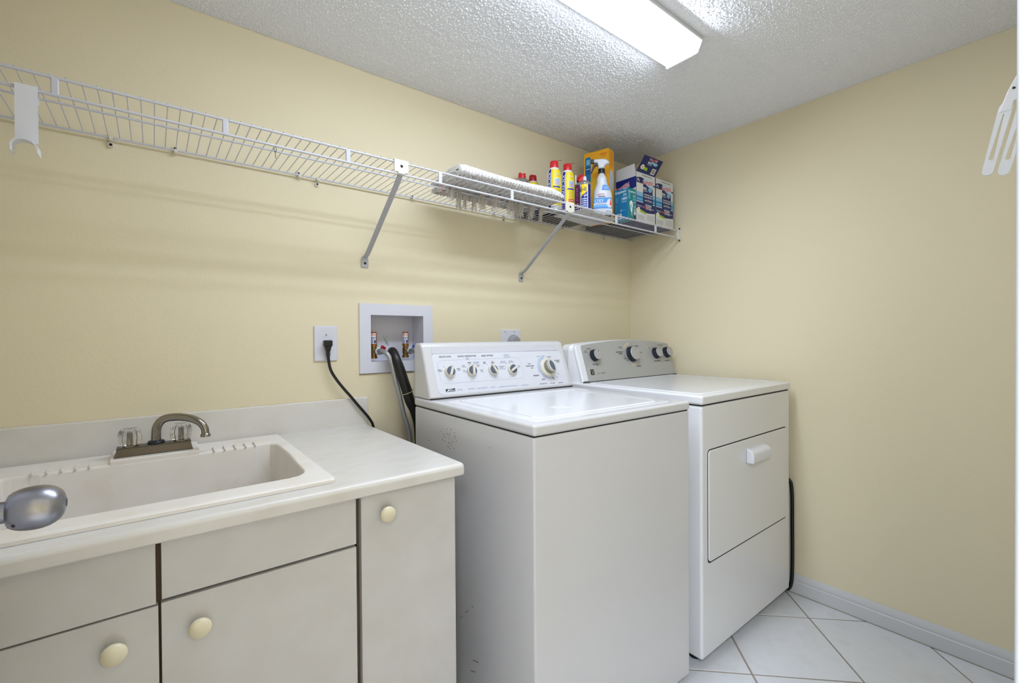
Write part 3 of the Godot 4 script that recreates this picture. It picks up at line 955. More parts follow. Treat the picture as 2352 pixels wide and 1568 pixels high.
func washer() -> void:
	var t := thing("washing_machine", "white top-loading washing machine with five cream control knobs", "washer", Vector3(-1.5216, 0, 0.8693), -0.0225)
	var w := 0.668
	part("cabinet_body", Geo.new().rbox(Vector3(0.0, 0.022, -0.675), Vector3(w, 0.9020, 0.0), 0.006, 2), M.enamel_aged, t)
	part("seam_gasket", Geo.new().rbox(Vector3(0.004, 0.9015, -0.67), Vector3(w - 0.004, 0.906, -0.004)), M.dark_gap, t)
	for x in [0.05, w - 0.05]:
		for z in [-0.05, -0.62]:
			part("foot", Geo.new().at(T(Vector3(x, 0, z))).lathe(V2([0, 0, 0.018, 0, 0.018, 0.012, 0.008, 0.014, 0.008, 0.023]), 14), M.black_rubber, t)
	# top: a rounded tray with a sunken lid
	var g := Geo.new()
	g.rbox(Vector3(-0.002, 0.9048, -0.678), Vector3(w + 0.002, 0.9345, 0.003), 0.009, 3)
	part("top_deck", g, M.enamel_aged, t)
	var ly := 0.9345
	var L := Geo.new()
	var rim := rrect(0.038, -0.50, w - 0.062, -0.038, 0.02, 5)
	var fl := Transform3D(Basis(Vector3.RIGHT, Vector3.FORWARD, Vector3.UP), Vector3(0, ly - 0.001, 0))
	L.at(fl)
	var rz := []
	for p in rrect(0.030, 0.030, w - 0.054, 0.50, 0.02, 5): rz.append(p)
	L.prism(rz, 0.0, 0.0028, 0.0022)
	var lid := part("lid", L, M.enamel, t)
	# raised border of the lid leaves a shallow dish in the middle, a moulded dimple and two ribs
	var B := Geo.new().at(fl)
	var i0 := rrect(0.070, 0.062, w - 0.094, 0.468, 0.03, 6)
	var i1 := rrect(0.058, 0.050, w - 0.082, 0.480, 0.03, 6)
	for i in i0.size():
		var j := (i + 1) % i0.size()
		var a0: Vector2 = i0[i]
		var a1: Vector2 = i0[j]
		var b0: Vector2 = i1[i]
		var b1: Vector2 = i1[j]
		var m0 := (a0 + b0) / 2
		var m1 := (a1 + b1) / 2
		var no := Vector3((b0 - a0).x, (b0 - a0).y, 0).normalized()
		B.quadn(Vector3(a0.x, a0.y, 0.0028), Vector3(a1.x, a1.y, 0.0028), Vector3(m1.x, m1.y, 0.0052), Vector3(m0.x, m0.y, 0.0052), Vector3.BACK - no * 0.6, Vector3.BACK - no * 0.6, Vector3.BACK, Vector3.BACK)
		B.quadn(Vector3(m0.x, m0.y, 0.0052), Vector3(m1.x, m1.y, 0.0052), Vector3(b1.x, b1.y, 0.0028), Vector3(b0.x, b0.y, 0.0028), Vector3.BACK, Vector3.BACK, Vector3.BACK + no * 0.6, Vector3.BACK + no * 0.6)
	part("lid_border", B, M.enamel, lid)
	var dm := Geo.new().at(T(Vector3(0.245, ly + 0.0015, -0.165)))
	dm.lathe(V2([0.0, 0.0012, 0.012, 0.0013, 0.017, 0.0028, 0.022, 0.0030, 0.028, 0.0014, 0.04, 0.0004]), 32)
	part("lid_dimple", dm, M.enamel, lid)
	# console: a wedge with rounded left and right ends
	var b := Vector2(0.9372, -0.562)
	var tp := Vector2(1.128, -0.634)
	var prof := V2([-0.562, 0.0, -0.5605, 0.006, -0.627, 0.180, -0.631, 0.1875, -0.638, 0.1925, -0.646, 0.194, -0.678, 0.193, -0.686, 0.188, -0.690, 0.178, -0.690, 0.0])
	g = Geo.new().at(Transform3D(Basis(Vector3.BACK, Vector3.UP, Vector3.LEFT), Vector3(0, 0.937, 0)))
	g.prism(prof, -0.012, 0.0, 0.006)       # left end cap: x = 0 ... 0.012
	var gl := Geo.new().at(Transform3D(Basis(Vector3.BACK, Vector3.UP, Vector3.LEFT), Vector3(0.003, 0.937, 0)))
	var cons := Geo.new()
	# swept body with a rounded end: rings of the profile, shrunk a little at the ends
	var xs := [[0.003, 0.80], [0.0045, 0.93], [0.009, 0.985], [0.018, 1.0], [0.668, 1.0], [0.676, 0.985], [0.681, 0.93], [0.6825, 0.80]]
	var ctr := Vector2(-0.63, 0.07)
	for i in xs.size() - 1:
		for k in prof.size():
			var q := (k + 1) % prof.size()
			var P := []
			for e in [[i, k], [i, q], [i + 1, q], [i + 1, k]]:
				var pr: Vector2 = prof[e[1]]
				var sc: float = xs[e[0]][1]
				var mm := Vector2(ctr.x + (pr.x - ctr.x) * sc, pr.y - (pr.y - ctr.y) * (1.0 - sc) * 0.45 if pr.y > 0.01 else pr.y)
				P.append(Vector3(xs[e[0]][0], 0.937 + mm.y, mm.x))
			var nn: Vector3 = (P[1] - P[0]).cross(P[3] - P[0]).normalized()
			var mid: Vector3 = (P[0] + P[2]) / 2 - Vector3(0.343, 1.02, -0.63)
			if nn.dot(Vector3(mid.x if i in [0, 1, 2, 4, 5, 6] else 0.0, mid.y, mid.z)) < 0: nn = -nn
			cons.quad(P[0], P[1], P[2], P[3], nn)
	for e in [0, 7]:
		var pp := []
		for k in prof.size():
			var sc: float = xs[e][1]
			pp.append(Vector2(ctr.x + (prof[k].x - ctr.x) * sc, prof[k].y - (prof[k].y - ctr.y) * (1.0 - sc) * 0.45 if prof[k].y > 0.01 else prof[k].y))
		var idx := Geometry2D.triangulate_polygon(PackedVector2Array(pp))
		var nn := Vector3.LEFT if e == 0 else Vector3.RIGHT
		for i in range(0, idx.size(), 3):
			cons.tri(Vector3(xs[e][0], 0.937 + pp[idx[i]].y, pp[idx[i]].x), Vector3(xs[e][0], 0.937 + pp[idx[i + 1]].y, pp[idx[i + 1]].x), Vector3(xs[e][0], 0.937 + pp[idx[i + 2]].y, pp[idx[i + 2]].x), nn, nn, nn)
	var console := part("console", cons, M.enamel_aged, t)
	part("console_gasket", Geo.new().rbox(Vector3(0.006, 0.934, -0.69), Vector3(0.678, 0.9385, -0.5585)), M.dark_gap, console)
	# fascia: a shallow plate on the slanted face with a grip ledge above it
	var S := slant(Vector2(0.9425, -0.5605), Vector2(1.117, -0.627))
	var fp := V2([0.046, 0.004, 0.640, 0.004, 0.668, 0.012, 0.668, 0.024, 0.655, 0.035, 0.6405, 0.150, 0.634, 0.156, 0.046, 0.1625, 0.041, 0.158, 0.022, 0.03, 0.022, 0.010])
	fp = V2([0.060, 0.004, 0.645, 0.004, 0.654, 0.007, 0.660, 0.014, 0.660, 0.135, 0.657, 0.146, 0.650, 0.153, 0.640, 0.157, 0.050, 0.1595, 0.042, 0.157, 0.037, 0.150, 0.036, 0.140, 0.037, 0.028, 0.040, 0.016, 0.048, 0.008])
	part("fascia", Geo.new().at(S).prism(fp, -0.001, 0.0014, 0.0008), M.panel_white, console)
	var lg := Geo.new().at(S)
	lg.quad(Vector3(0.040, 0.160, 0.0016), Vector3(0.640, 0.160, 0.0016), Vector3(0.636, 0.184, 0.0002), Vector3(0.043, 0.184, 0.0002), Vector3(0, -0.35, 1).normalized())
	lg.quad(Vector3(0.040, 0.1595, 0.0035), Vector3(0.640, 0.1595, 0.0035), Vector3(0.640, 0.162, 0.0012), Vector3(0.040, 0.162, 0.0012), Vector3(0, 0.8, 0.6))
	lg.quad(Vector3(0.040, 0.1575, 0.0014), Vector3(0.640, 0.1575, 0.0014), Vector3(0.640, 0.1595, 0.0035), Vector3(0.040, 0.1595, 0.0035), Vector3(0, -0.7, 0.7))
	part("grip_ledge", lg, M.panel_white, console)
	# lettering
	var O := S * Vector3(0, 0, 0.0014)
	var pr := new_print(on_face(O, S.basis.x, S.basis.y))
	var dk := Color(0.26, 0.27, 0.31)
	var lt := Color(0.55, 0.60, 0.68)
	pr.text("WATER LEVEL", 0.0902, 0.1465, 0.0064, dk, 0.5, 0.050)
	pr.text("WATER TEMPERATURE", 0.1822, 0.1460, 0.0064, dk, 0.5, 0.080)
	pr.text("WASH", 0.1815, 0.1385, 0.003, lt); pr.text("RINSE", 0.1815, 0.1335, 0.003, lt)
	pr.text("RINSE OPTIONS", 0.2732, 0.1448, 0.0064, dk, 0.5, 0.053)
	pr.text("SPEEDS", 0.3640, 0.1440, 0.0056, lt, 0.5, 0.027)
	pr.text("AGITATE / SPIN", 0.366, 0.1365, 0.0028, lt, 0.5, 0.030)
	# the thin line that loops round the four small knobs
	var loop := []
	for p in rrect(0.053, 0.0455, 0.428, 0.1325, 0.022, 6): loop.append(Vector2(p.x + (0.1325 - p.y) * 0.03, p.y))
	loop.append(loop[0])
	pr.line(loop, 0.0007, Color(0.66, 0.71, 0.78))
	var kx := [0.0972, 0.1891, 0.2841, 0.3756]
	pr.text("SMALL", 0.058, 0.098, 0.0036, dk); pr.text("LOAD", 0.059, 0.0925, 0.0036, dk)
	pr.text("LARGE", 0.135, 0.099, 0.0036, dk); pr.text("LOAD", 0.136, 0.0935, 0.0036, dk)
	for q in [[0.0675, 0.0945], [0.0775, 0.1085], [0.1085, 0.111], [0.1175, 0.097]]: pr.oval(q[0], q[1], 0.0012, 0.0014, dk, 8)
	pr.text("COLD", 0.158, 0.109, 0.0034, dk); pr.text("COLD", 0.159, 0.1035, 0.003, lt)
	pr.text("HOT", 0.158, 0.090, 0.0034, dk); pr.text("COLD", 0.159, 0.0845, 0.003, lt)
	pr.text("WARM", 0.186, 0.1205, 0.0036, dk); pr.text("COLD", 0.187, 0.115, 0.003, lt)
	pr.text("AUTO TEMP", 0.2165, 0.1205, 0.003, lt); pr.text("CONTROL", 0.2165, 0.116, 0.003, lt)
	pr.text("WARM", 0.221, 0.1085, 0.0034, Color(0.45, 0.36, 0.35)); pr.text("COLD", 0.222, 0.103, 0.003, Color(0.75, 0.6, 0.6))
	pr.text("COLD", 0.234, 0.0885, 0.0034, dk); pr.text("COLD", 0.234, 0.083, 0.003, lt)
	for q in [[0.1685, 0.1045], [0.167, 0.0865], [0.185, 0.1095], [0.2035, 0.1095], [0.2145, 0.089]]: pr.oval(q[0], q[1], 0.0011, 0.0013, dk, 8)
	pr.line([Vector2(0.230, 0.110), Vector2(0.241, 0.104), Vector2(0.244, 0.080), Vector2(0.228, 0.079)], 0.0005, Color(0.7, 0.74, 0.8))
	pr.text("ONE", 0.2535, 0.1195, 0.0034, dk); pr.text("RINSE", 0.2535, 0.1145, 0.0034, dk)
	pr.text("TWO", 0.2905, 0.1195, 0.0034, dk); pr.text("RINSES", 0.2915, 0.1145, 0.0034, dk)
	pr.oval(0.2635, 0.1085, 0.0011, 0.0013, dk, 8); pr.oval(0.289, 0.1105, 0.0011, 0.0013, dk, 8)
	pr.text("DELICATE", 0.340, 0.1185, 0.0031, lt); pr.text("SLOW / SLOW", 0.341, 0.1135, 0.003, lt)
	pr.text("NORMAL", 0.379, 0.1185, 0.0031, lt); pr.text("FAST / FAST", 0.380, 0.1135, 0.003, lt)
	pr.text("PERMANENT", 0.3285, 0.0985, 0.0031, lt); pr.text("PRESS", 0.3285, 0.094, 0.0031, lt); pr.text("FAST / SLOW", 0.3300, 0.089, 0.003, lt)
	pr.text("HAND WASH", 0.4055, 0.0975, 0.0031, lt); pr.text("SLOW / FAST", 0.4055, 0.0925, 0.003, lt)
	for q in [[0.3525, 0.1085], [0.3705, 0.1085], [0.3475, 0.096]]: pr.oval(q[0], q[1], 0.0011, 0.0013, dk, 8)
	# big dial surround
	var bx := 0.5592
	var by := 0.0815
	pr.arc(bx, by, 0.0425, 0.0075, 1.75, 3.6, Color(0.70, 0.78, 0.90), 20)
	pr.arc(bx, by, 0.0425, 0.0060, 3.75, 4.45, Color(0.72, 0.79, 0.91), 10)
	pr.arc(bx, by, 0.0425, 0.0045, 4.60, 5.1, Color(0.72, 0.79, 0.93), 10)
	pr.arc(bx, by, 0.0425, 0.0040, 5.7, 6.4, Color(0.76, 0.80, 0.92), 10)
	for q in 16: 
		var a := 0.35 * q + 0.2
		pr.oval(bx + cos(a) * 0.0515, by + sin(a) * 0.0515, 0.0009, 0.0009, dk, 6)
	pr.text("HEAVY", 0.470, 0.1035, 0.0034, dk); pr.text("ULTRA CLEAN", 0.470, 0.0940, 0.0050, dk, 0.5, 0.040); pr.text("SUPER", 0.479, 0.0845, 0.0034, dk)
	pr.text("PREWASH", 0.4905, 0.0520, 0.0050, dk, 0.5, 0.029); pr.text("SOAK", 0.5245, 0.0335, 0.0052, dk, 0.5, 0.017)
	pr.text("PERMANENT", 0.6255, 0.1120, 0.0044, dk, 0.5, 0.029); pr.text("PRESS", 0.629, 0.1055, 0.0042, dk)
	pr.text("COTTON", 0.5265, 0.1330, 0.0030, lt); pr.text("LIGHT", 0.553, 0.1340, 0.0028, lt); pr.text("NORMAL", 0.586, 0.1295, 0.0034, dk)
	pr.text("OFF", 0.6135, 0.0525, 0.0030, lt); pr.text("OFF", 0.602, 0.0385, 0.0030, lt); pr.text("PRE", 0.5790, 0.0385, 0.0032, dk); pr.text("WASH", 0.5800, 0.0335, 0.0032, dk)
	pr.text("PUSH & TURN TO SET", 0.5185, 0.0150, 0.0033, dk, 0.5, 0.040); pr.text("PULL TO START", 0.5695, 0.0140, 0.0033, dk, 0.5, 0.026); pr.text("PUSH TO STOP", 0.6135, 0.0132, 0.0033, dk, 0.5, 0.026)
	# maker's badge: black bar with white lettering and a white swoosh
	pr.poly(V2([0.0677, 0.0165, 0.1045, 0.0165, 0.1045, 0.0275, 0.0955, 0.0255, 0.0677, 0.0255]), Color(0.05, 0.05, 0.07))
	pr.poly(V2([0.0700, 0.0175, 0.0785, 0.0240, 0.0985, 0.0248, 0.0800, 0.0222, 0.0760, 0.0175]), Color(0.93, 0.94, 0.97))
	pr.text("KENMORE", 0.0895, 0.0195, 0.0038, Color(0.95, 0.95, 0.98), 0.5, 0.026)
	pr.text("80 Series", 0.1245, 0.0202, 0.0042, lt, 0.5, 0.020, 0.0, false)
	pr.text("Heavy Duty", 0.1717, 0.0198, 0.0042, lt, 0.5, 0.026, 0.0, false)
	pr.text("Super Capacity Plus", 0.2209, 0.0192, 0.0042, lt, 0.5, 0.044, 0.0, false)
	pr.text("Quiet Pak", 0.2676, 0.0186, 0.0042, lt, 0.5, 0.020, 0.0, false)
	pr.text("2 Speed Motor With 4 Speed Combinations", 0.3390, 0.0172, 0.0042, lt, 0.5, 0.088, 0.0, false)
	pr.text("Ultra Rinse System", 0.4217, 0.0160, 0.0042, lt, 0.5, 0.038, 0.0, false)
	for x in [0.195, 0.252, 0.286, 0.394]: pr.oval(x, 0.0185, 0.0007, 0.0007, lt, 6)
	part("lettering", pr.g, M.printed, console)
	# knobs
	var turns := [0.42, 0.16, -0.45, 1.05]
	var ky := [0.0885, 0.0870, 0.0858, 0.0828]
	for i in 4:
		washer_knob(t, S * Transform3D(Basis.from_euler(Vector3(0, 0, -turns[i])), Vector3(kx[i], ky[i], 0.0016)), 0.0205, i == 3)
	var D := S * T(Vector3(bx, by, 0.0016))
	var dial := part("timer_dial", Geo.new().at(D * Transform3D(Basis(Vector3.RIGHT, Vector3.BACK, Vector3.DOWN), Vector3.ZERO)).lathe(V2([0, 0, 0.0405, 0, 0.0410, 0.004, 0.0395, 0.012, 0.037, 0.0145, 0.029, 0.016, 0, 0.016]), 48), M.knob_cream, t, "large cream timer dial")
	part("dial_pointer", Geo.new().at(D).rbox(Vector3(0.002, -0.036, 0.016), Vector3(0.0035, -0.030, 0.0168)), M.knob_dark, dial)
	part("dial_ring", Geo.new().at(D * Transform3D(Basis(Vector3.RIGHT, Vector3.BACK, Vector3.DOWN), Vector3(0, 0, 0.016))).lathe(V2([0.0285, -0.001, 0.0290, 0.001, 0.0270, 0.0022, 0.0268, 0.012]), 40), mat_keep("dial_groove", Color(0.55, 0.53, 0.46), 0.5), dial)
	part("dial_grip", Geo.new().at(D * Transform3D(Basis.from_euler(Vector3(0, 0, 0.30)), Vector3(0, 0, 0.016))).sweep([Vector3(0, 0, 0), Vector3(0, 0, 0.016), Vector3(0, 0, 0.019), Vector3(0, 0, 0.0205)], ring2(0.0205, 0.026, 32), Vector3.RIGHT, [1.05, 1.0, 0.96, 0.86]), M.knob_cream, dial)
	part("dial_inlay", Geo.new().at(D * Transform3D(Basis.from_euler(Vector3(0, 0, 0.30)), Vector3(0, 0, 0.035))).sweep([Vector3(0, 0, 0), Vector3(0, 0, 0.002), Vector3(0, 0, 0.0026)], ring2(0.0115, 0.0215, 28), Vector3.RIGHT, [1.0, 1.0, 0.85]), M.knob_grey, dial, "blue-grey inlay of the timer dial")
	# rust specks and chips on the left side, scuffs near the floor
	var sp := Geo.new()
	var r2 := RandomNumberGenerator.new()
	r2.seed = 5
	for i in 34:
		var z := -0.43 + r2.randfn(0, 0.035)
		var y := 0.832 + r2.randfn(0, 0.017)
		var rr := 0.0006 + 0.0009 * r2.randf()
		sp.rbox(Vector3(-0.0004, y - rr, z - rr), Vector3(0.0002, y + rr * 1.3, z + rr))
	sp.rbox(Vector3(-0.0004, 0.838, -0.386), Vector3(0.0002, 0.845, -0.3845))
	sp.rbox(Vector3(-0.0004, 0.795, -0.566), Vector3(0.0002, 0.799, -0.563))
	sp.rbox(Vector3(-0.0004, 0.842, -0.194), Vector3(0.0002, 0.8435, -0.190))
	var o := part("rust_specks", sp, M.rust, t, "small rust specks and chips on the left side")
	o.set_meta("kind", "stuff")
	var sf := Geo.new()
	for q in [[0.352, -0.290, 0.006, 0.9], [0.323, -0.322, 0.009, 0.8], [0.289, -0.355, 0.007, 0.8], [0.199, -0.274, 0.016, 1.25], [0.160, -0.290, 0.014, 1.2]]:
		sf.at(T(Vector3(-0.0002, q[0], q[1]), Vector3(q[3] - PI / 2, 0, 0))).rbox(Vector3(-0.0003, -0.0006, -q[2]), Vector3(0.0003, 0.0006, q[2]))
	o = part("scuff_marks", sf, M.black_plastic, t, "short black scuff marks low on the left side")
	o.set_meta("kind", "stuff")
	part("chip", Geo.new().at(T(Vector3(0.088, ly + 0.0002, -0.482), Vector3(0, 0.5, 0))).rbox(Vector3(-0.004, -0.001, -0.0015), Vector3(0.004, 0.0012, 0.0015), 0.0005), M.black_plastic, t, "small black crumb on the lid")

func mat_keep(called: String, c: Color, rough := 0.5, metal := 0.0) -> StandardMaterial3D:
	return M[called] if M.has(called) else mat(called, c, rough, metal)

func washer_knob(t: Node3D, K: Transform3D, r: float, ridge_up: bool) -> void:
	var L := K * Transform3D(Basis(Vector3.RIGHT, Vector3.BACK, Vector3.DOWN), Vector3.ZERO)
	var k := part("control_knob", Geo.new().at(L).lathe(V2([0, 0, r, 0, r * 1.02, 0.003, r * 0.98, 0.008, r * 0.92, 0.0105, r * 0.86, 0.0115, 0, 0.0115]), 36), M.knob_cream, t)
	# a raised bar across the knob, with a grey inlay on both flanks
	var bar := Geo.new().at(K)
	bar.prism(V2([-0.0042, -r * 0.88, 0.0042, -r * 0.88, 0.0046, r * 0.2, 0.0030, r * 1.0, -0.0030, r * 1.0, -0.0046, r * 0.2]), 0.010, 0.0225, 0.0015)
	part("grip", bar, M.knob_cream, k)
	for s in [-1.0, 1.0]:
		var f := []
		for i in 13:
			var a := -PI / 2 + PI * i / 12
			f.append(Vector2(s * (0.0046 + cos(a) * r * 0.60), sin(a) * r * 0.74))
		part("inlay", Geo.new().at(K).prism(f, 0.011, 0.0125 if s > 0 else 0.0165, 0.001), M.knob_grey, k)

# ---------------------------------------------------------------- dryer
func dryer() -> void:
	var t := thing("dryer", "white front-loading dryer with a silver control panel beside the right wall", "dryer", Vector3(-0.7879, 0, 0.8894), 0.0023)
	var w := 0.7345
	part("cabinet_body", Geo.new().rbox(Vector3(0.004, 0.034, -0.675), Vector3(w, 0.9085, 0.0), 0.010, 3), M.enamel, t)
	part("seam_gasket", Geo.new().rbox(Vector3(0.010, 0.9075, -0.67), Vector3(w - 0.006, 0.914, -0.005)), M.dark_gap, t)
	for x in [0.06, w - 0.06]:
		for z in [-0.06, -0.62]:
			part("foot", Geo.new().at(T(Vector3(x, 0, z))).lathe(V2([0, 0, 0.02, 0, 0.02, 0.014, 0.009, 0.016, 0.009, 0.036]), 14), M.black_rubber, t)
	part("top_deck", Geo.new().rbox(Vector3(0.0, 0.9125, -0.68), Vector3(w + 0.003, 0.9455, 0.004), 0.009, 3), M.enamel, t)
	# sunken panel of the top: a raised border with a lower field
	var fl := Transform3D(Basis(Vector3.RIGHT, Vector3.FORWARD, Vector3.UP), Vector3(0, 0.9445, 0))
	var B := Geo.new().at(fl)
	var rings := [[0.030, 0.001], [0.034, 0.0035], [0.048, 0.0035], [0.056, 0.0013]]
	var prev := []
	var ph := 0.0
	for q in rings:
		var rr: Array = rrect(q[0], q[0] * 0.75, w - q[0] * 1.2, 0.545, 0.03, 6)
		if prev.size():
			for i in rr.size():
				var j := (i + 1) % rr.size()
				var A := Vector3(prev[i].x, prev[i].y, ph)
				var Bq := Vector3(prev[j].x, prev[j].y, ph)
				var C := Vector3(rr[j].x, rr[j].y, q[1])
				var Dq := Vector3(rr[i].x, rr[i].y, q[1])
				var nn := (Bq - A).cross(Dq - A).normalized()
				if nn.z < 0: nn = -nn
				B.quad(A, Bq, C, Dq, nn)
		prev = rr
		ph = q[1]
	part("top_border", B, M.enamel, t)
	# door: recessed outline, panel and pull
	var dx0 := 0.043
	var dx1 := 0.693
	var dy0 := 0.3645
	var dy1 := 0.7515
	part("door_gap", Geo.new().prism(rrect(dx0 - 0.0030, dy0 - 0.0062, dx1 + 0.0030, dy1 + 0.0035, 0.016, 6), 0.0, 0.0007), M.dark_gap, t)
	var d := part("door", Geo.new().prism(rrect(dx0, dy0, dx1, dy1, 0.014, 6), 0.0, 0.0050, 0.002), M.enamel, t)
	var hb := Geo.new()
	var hp := V2([0.0050, 0.663, 0.030, 0.664, 0.033, 0.667, 0.033, 0.694, 0.029, 0.704, 0.020, 0.712, 0.0050, 0.7145])
	hb.at(Transform3D(Basis(Vector3.BACK, Vector3.UP, Vector3.LEFT), Vector3(0.468, 0, 0))).prism(hp, 0.0, 0.148, 0.004)
	part("handle", hb, M.white_plastic, d, "white plastic pull of the dryer door")
	var hr := Geo.new().at(Transform3D(Basis(Vector3.BACK, Vector3.UP, Vector3.LEFT), Vector3(0.325, 0, 0)))
	hr.prism(V2([0.0050, 0.661, 0.031, 0.662, 0.0345, 0.666, 0.0345, 0.695, 0.030, 0.706, 0.021, 0.7145, 0.0050, 0.717]), 0.0, 0.012, 0.004)
	part("handle_end", hr, M.white_plastic, d)
	# console: white shell with an arched top
	var S := slant(Vector2(0.947, -0.5555), Vector2(1.124, -0.612))
	var arch := func(x0: float, x1: float, y0: float, ye: float, ym: float, r: float) -> Array:
		var o := [Vector2(x0, y0), Vector2(x1, y0)]
		for i in 5:
			var a := PI / 2 * i / 4
			o.append(Vector2(x1 - r + r * cos(a), ye - r + r * sin(a)))
		for i in range(1, 16):
			var q := float(i) / 16
			var x := lerpf(x1 - r, x0 + r, q)
			o.append(Vector2(x, lerpf(ye, ye, q) + (ym - ye) * sin(PI * q)))
		for i in 5:
			var a := PI / 2 + PI / 2 * i / 4
			o.append(Vector2(x0 + r + r * cos(a), ye - r + r * sin(a)))
		return o
	var sh := Geo.new().at(S)
	sh.prism(arch.call(0.018, 0.741, 0.0, 0.178, 0.199, 0.022), -0.035, 0.0, 0.008)
	var shell := part("console", sh, M.enamel, t)
	# the back part of the shell, standing upright behind the face
	var bk := Geo.new()
	bk.at(Transform3D(Basis(Vector3.RIGHT, Vector3.UP, Vector3.BACK), Vector3(0, 0.945, -0.675))).prism(arch.call(0.004, 0.741, 0.0, 0.170, 0.186, 0.03), 0.0, 0.048, 0.006)
	part("console_back", bk, M.enamel, shell)
	bk = Geo.new()
	var bv := arch.call(0.006, 0.741, 0.0, 0.172, 0.188, 0.03) as Array
	var fv := arch.call(0.020, 0.739, 0.0, 0.176, 0.196, 0.022) as Array
	for i in bv.size():
		var j := (i + 1) % bv.size()
		var A := Vector3(bv[i].x, 0.945 + bv[i].y, -0.632)
		var Bq := Vector3(bv[j].x, 0.945 + bv[j].y, -0.632)
		var C := S * Vector3(fv[j].x, fv[j].y, -0.012)
		var Dq := S * Vector3(fv[i].x, fv[i].y, -0.012)
		var nn := (Bq - A).cross(Dq - A).normalized()
		if nn.dot(A - Vector3(0.38, 1.03, -0.62)) < 0: nn = -nn
		bk.quad(A, Bq, C, Dq, nn)
	part("console_wrap", bk, M.enamel, shell)
	part("console_gasket", Geo.new().rbox(Vector3(0.022, 0.9435, -0.66), Vector3(0.74, 0.9485, -0.5535)), M.dark_gap, shell)
	part("fascia", Geo.new().at(S).prism(arch.call(0.0525, 0.7385, 0.002, 0.172, 0.193, 0.012), -0.001, 0.0012, 0.0008), M.silver_fascia, shell, "silver grey control panel")
	var pr := new_print(on_face(S * Vector3(0, 0, 0.0012), S.basis.x, S.basis.y))
	var dk := Color(0.13, 0.13, 0.14)
	var pale := Color(0.82, 0.78, 0.68)
	pr.text("Dry Temp", 0.1237, 0.0786, 0.0078, dk, 0.5, 0.036)
	pr.text("Low", 0.0780, 0.1440, 0.0045, dk); pr.text("Delicate", 0.0770, 0.1380, 0.0038, dk); pr.text("Medium", 0.1020, 0.1540, 0.0048, dk); pr.text("High", 0.1440, 0.1420, 0.0048, dk)
	for q in [[0.0875, 0.136], [0.107, 0.1455], [0.152, 0.134]]: pr.oval(q[0], q[1], 0.0015, 0.0015, dk, 8)
	pr.text("Auto Moisture", 0.3130, 0.1330, 0.0072, dk, 0.5, 0.052); pr.text("Sensing", 0.3200, 0.1230, 0.0072, dk, 0.5, 0.030)
	pr.text("Heavy Duty", 0.328, 0.1570, 0.0036, dk); pr.text("Extra Dry", 0.332, 0.1520, 0.0036, dk)
	pr.text("Timed Dry", 0.4570, 0.1590, 0.0072, dk, 0.5, 0.040)
	pr.text("Touch Up", 0.4790, 0.1260, 0.0045, dk, 0.5, 0.024)
	pr.text("Normal", 0.3480, 0.0990, 0.0055, dk); pr.text("Dry", 0.345, 0.1080, 0.0038, dk); pr.text("Damp", 0.3620, 0.0890, 0.0042, dk)
	pr.text("Air Only", 0.4350, 0.0560, 0.0060, dk, 0.5, 0.033)
	pr.arc(0.4032, 0.1186, 0.0500, 0.010, 1.6, 2.6, pale, 14)
	pr.arc(0.4032, 0.1186, 0.0500, 0.009, 4.4, 5.2, pale, 12)
	for i in 14:
		var a := 0.42 * i + 0.3
		pr.oval(0.4032 + cos(a) * 0.0555, 0.1186 + sin(a) * 0.0555, 0.0016, 0.0016, dk, 8)
	pr.text("Wrinkle Guard", 0.6010, 0.0773, 0.0070, dk, 0.5, 0.050); pr.text("Push to Start", 0.6900, 0.0761, 0.0070, dk, 0.5, 0.042)
	pr.text("Off", 0.5620, 0.1500, 0.0045, dk); pr.text("On", 0.5920, 0.1500, 0.0045, dk); pr.text("End of Cycle Signal", 0.664, 0.1610, 0.0045, dk, 0.5, 0.046); pr.text("Off", 0.655, 0.151, 0.0042, dk)
	for q in [[0.5640, 0.1430], [0.6290, 0.1370], [0.6590, 0.1440], [0.7230, 0.1400]]: pr.oval(q[0], q[1], 0.0016, 0.0016, dk, 8)
	pr.rect(0.0790, 0.0310, 0.1030, 0.0565, Color(0.06, 0.06, 0.07))
	pr.poly(V2([0.0800, 0.0500, 0.0880, 0.0505, 0.1020, 0.0520, 0.1020, 0.0505, 0.0880, 0.0488, 0.0800, 0.0482]), Color(0.72, 0.73, 0.73))
	pr.poly(V2([0.0875, 0.0335, 0.0905, 0.0440, 0.1010, 0.0485, 0.1010, 0.0465, 0.0925, 0.0425, 0.1010, 0.0345, 0.0985, 0.0335, 0.0915, 0.0400, 0.0900, 0.0335]), Color(0.72, 0.73, 0.73))
	pr.rect(0.1210, 0.0358, 0.1370, 0.0372, dk); pr.rect(0.1450, 0.0358, 0.1790, 0.0374, dk)
	part("lettering", pr.g, M.printed, shell)
	for q in [[0.1279, 0.1204, 0.0265], [0.4032, 0.1186, 0.0375], [0.6057, 0.1183, 0.0285], [0.7004, 0.1196, 0.0280]]:
		var L := S * Transform3D(Basis(Vector3.RIGHT, Vector3.BACK, Vector3.DOWN), Vector3(q[0], q[1], 0.001))
		var r: float = q[2]
		var k := part("control_knob", Geo.new().at(L).lathe(V2([0, 0, r * 1.06, 0, r * 1.06, 0.003, r, 0.005, r * 0.97, 0.022, r * 0.93, 0.0245]), 40), M.knob_dark, t)
		part("knob_face", Geo.new().at(L).lathe(V2([r * 0.93, 0.0244, r * 0.90, 0.0262, r * 0.82, 0.0266, 0, 0.0262]), 40), M.silver_knob, k, "silver face of the knob")
		part("pointer", Geo.new().at(S * T(Vector3(q[0], q[1], 0.027), Vector3(0, 0, -0.5))).rbox(Vector3(-0.001, r * 0.55, 0), Vector3(0.001, r * 0.85, 0.0006)), M.black_plastic, k)

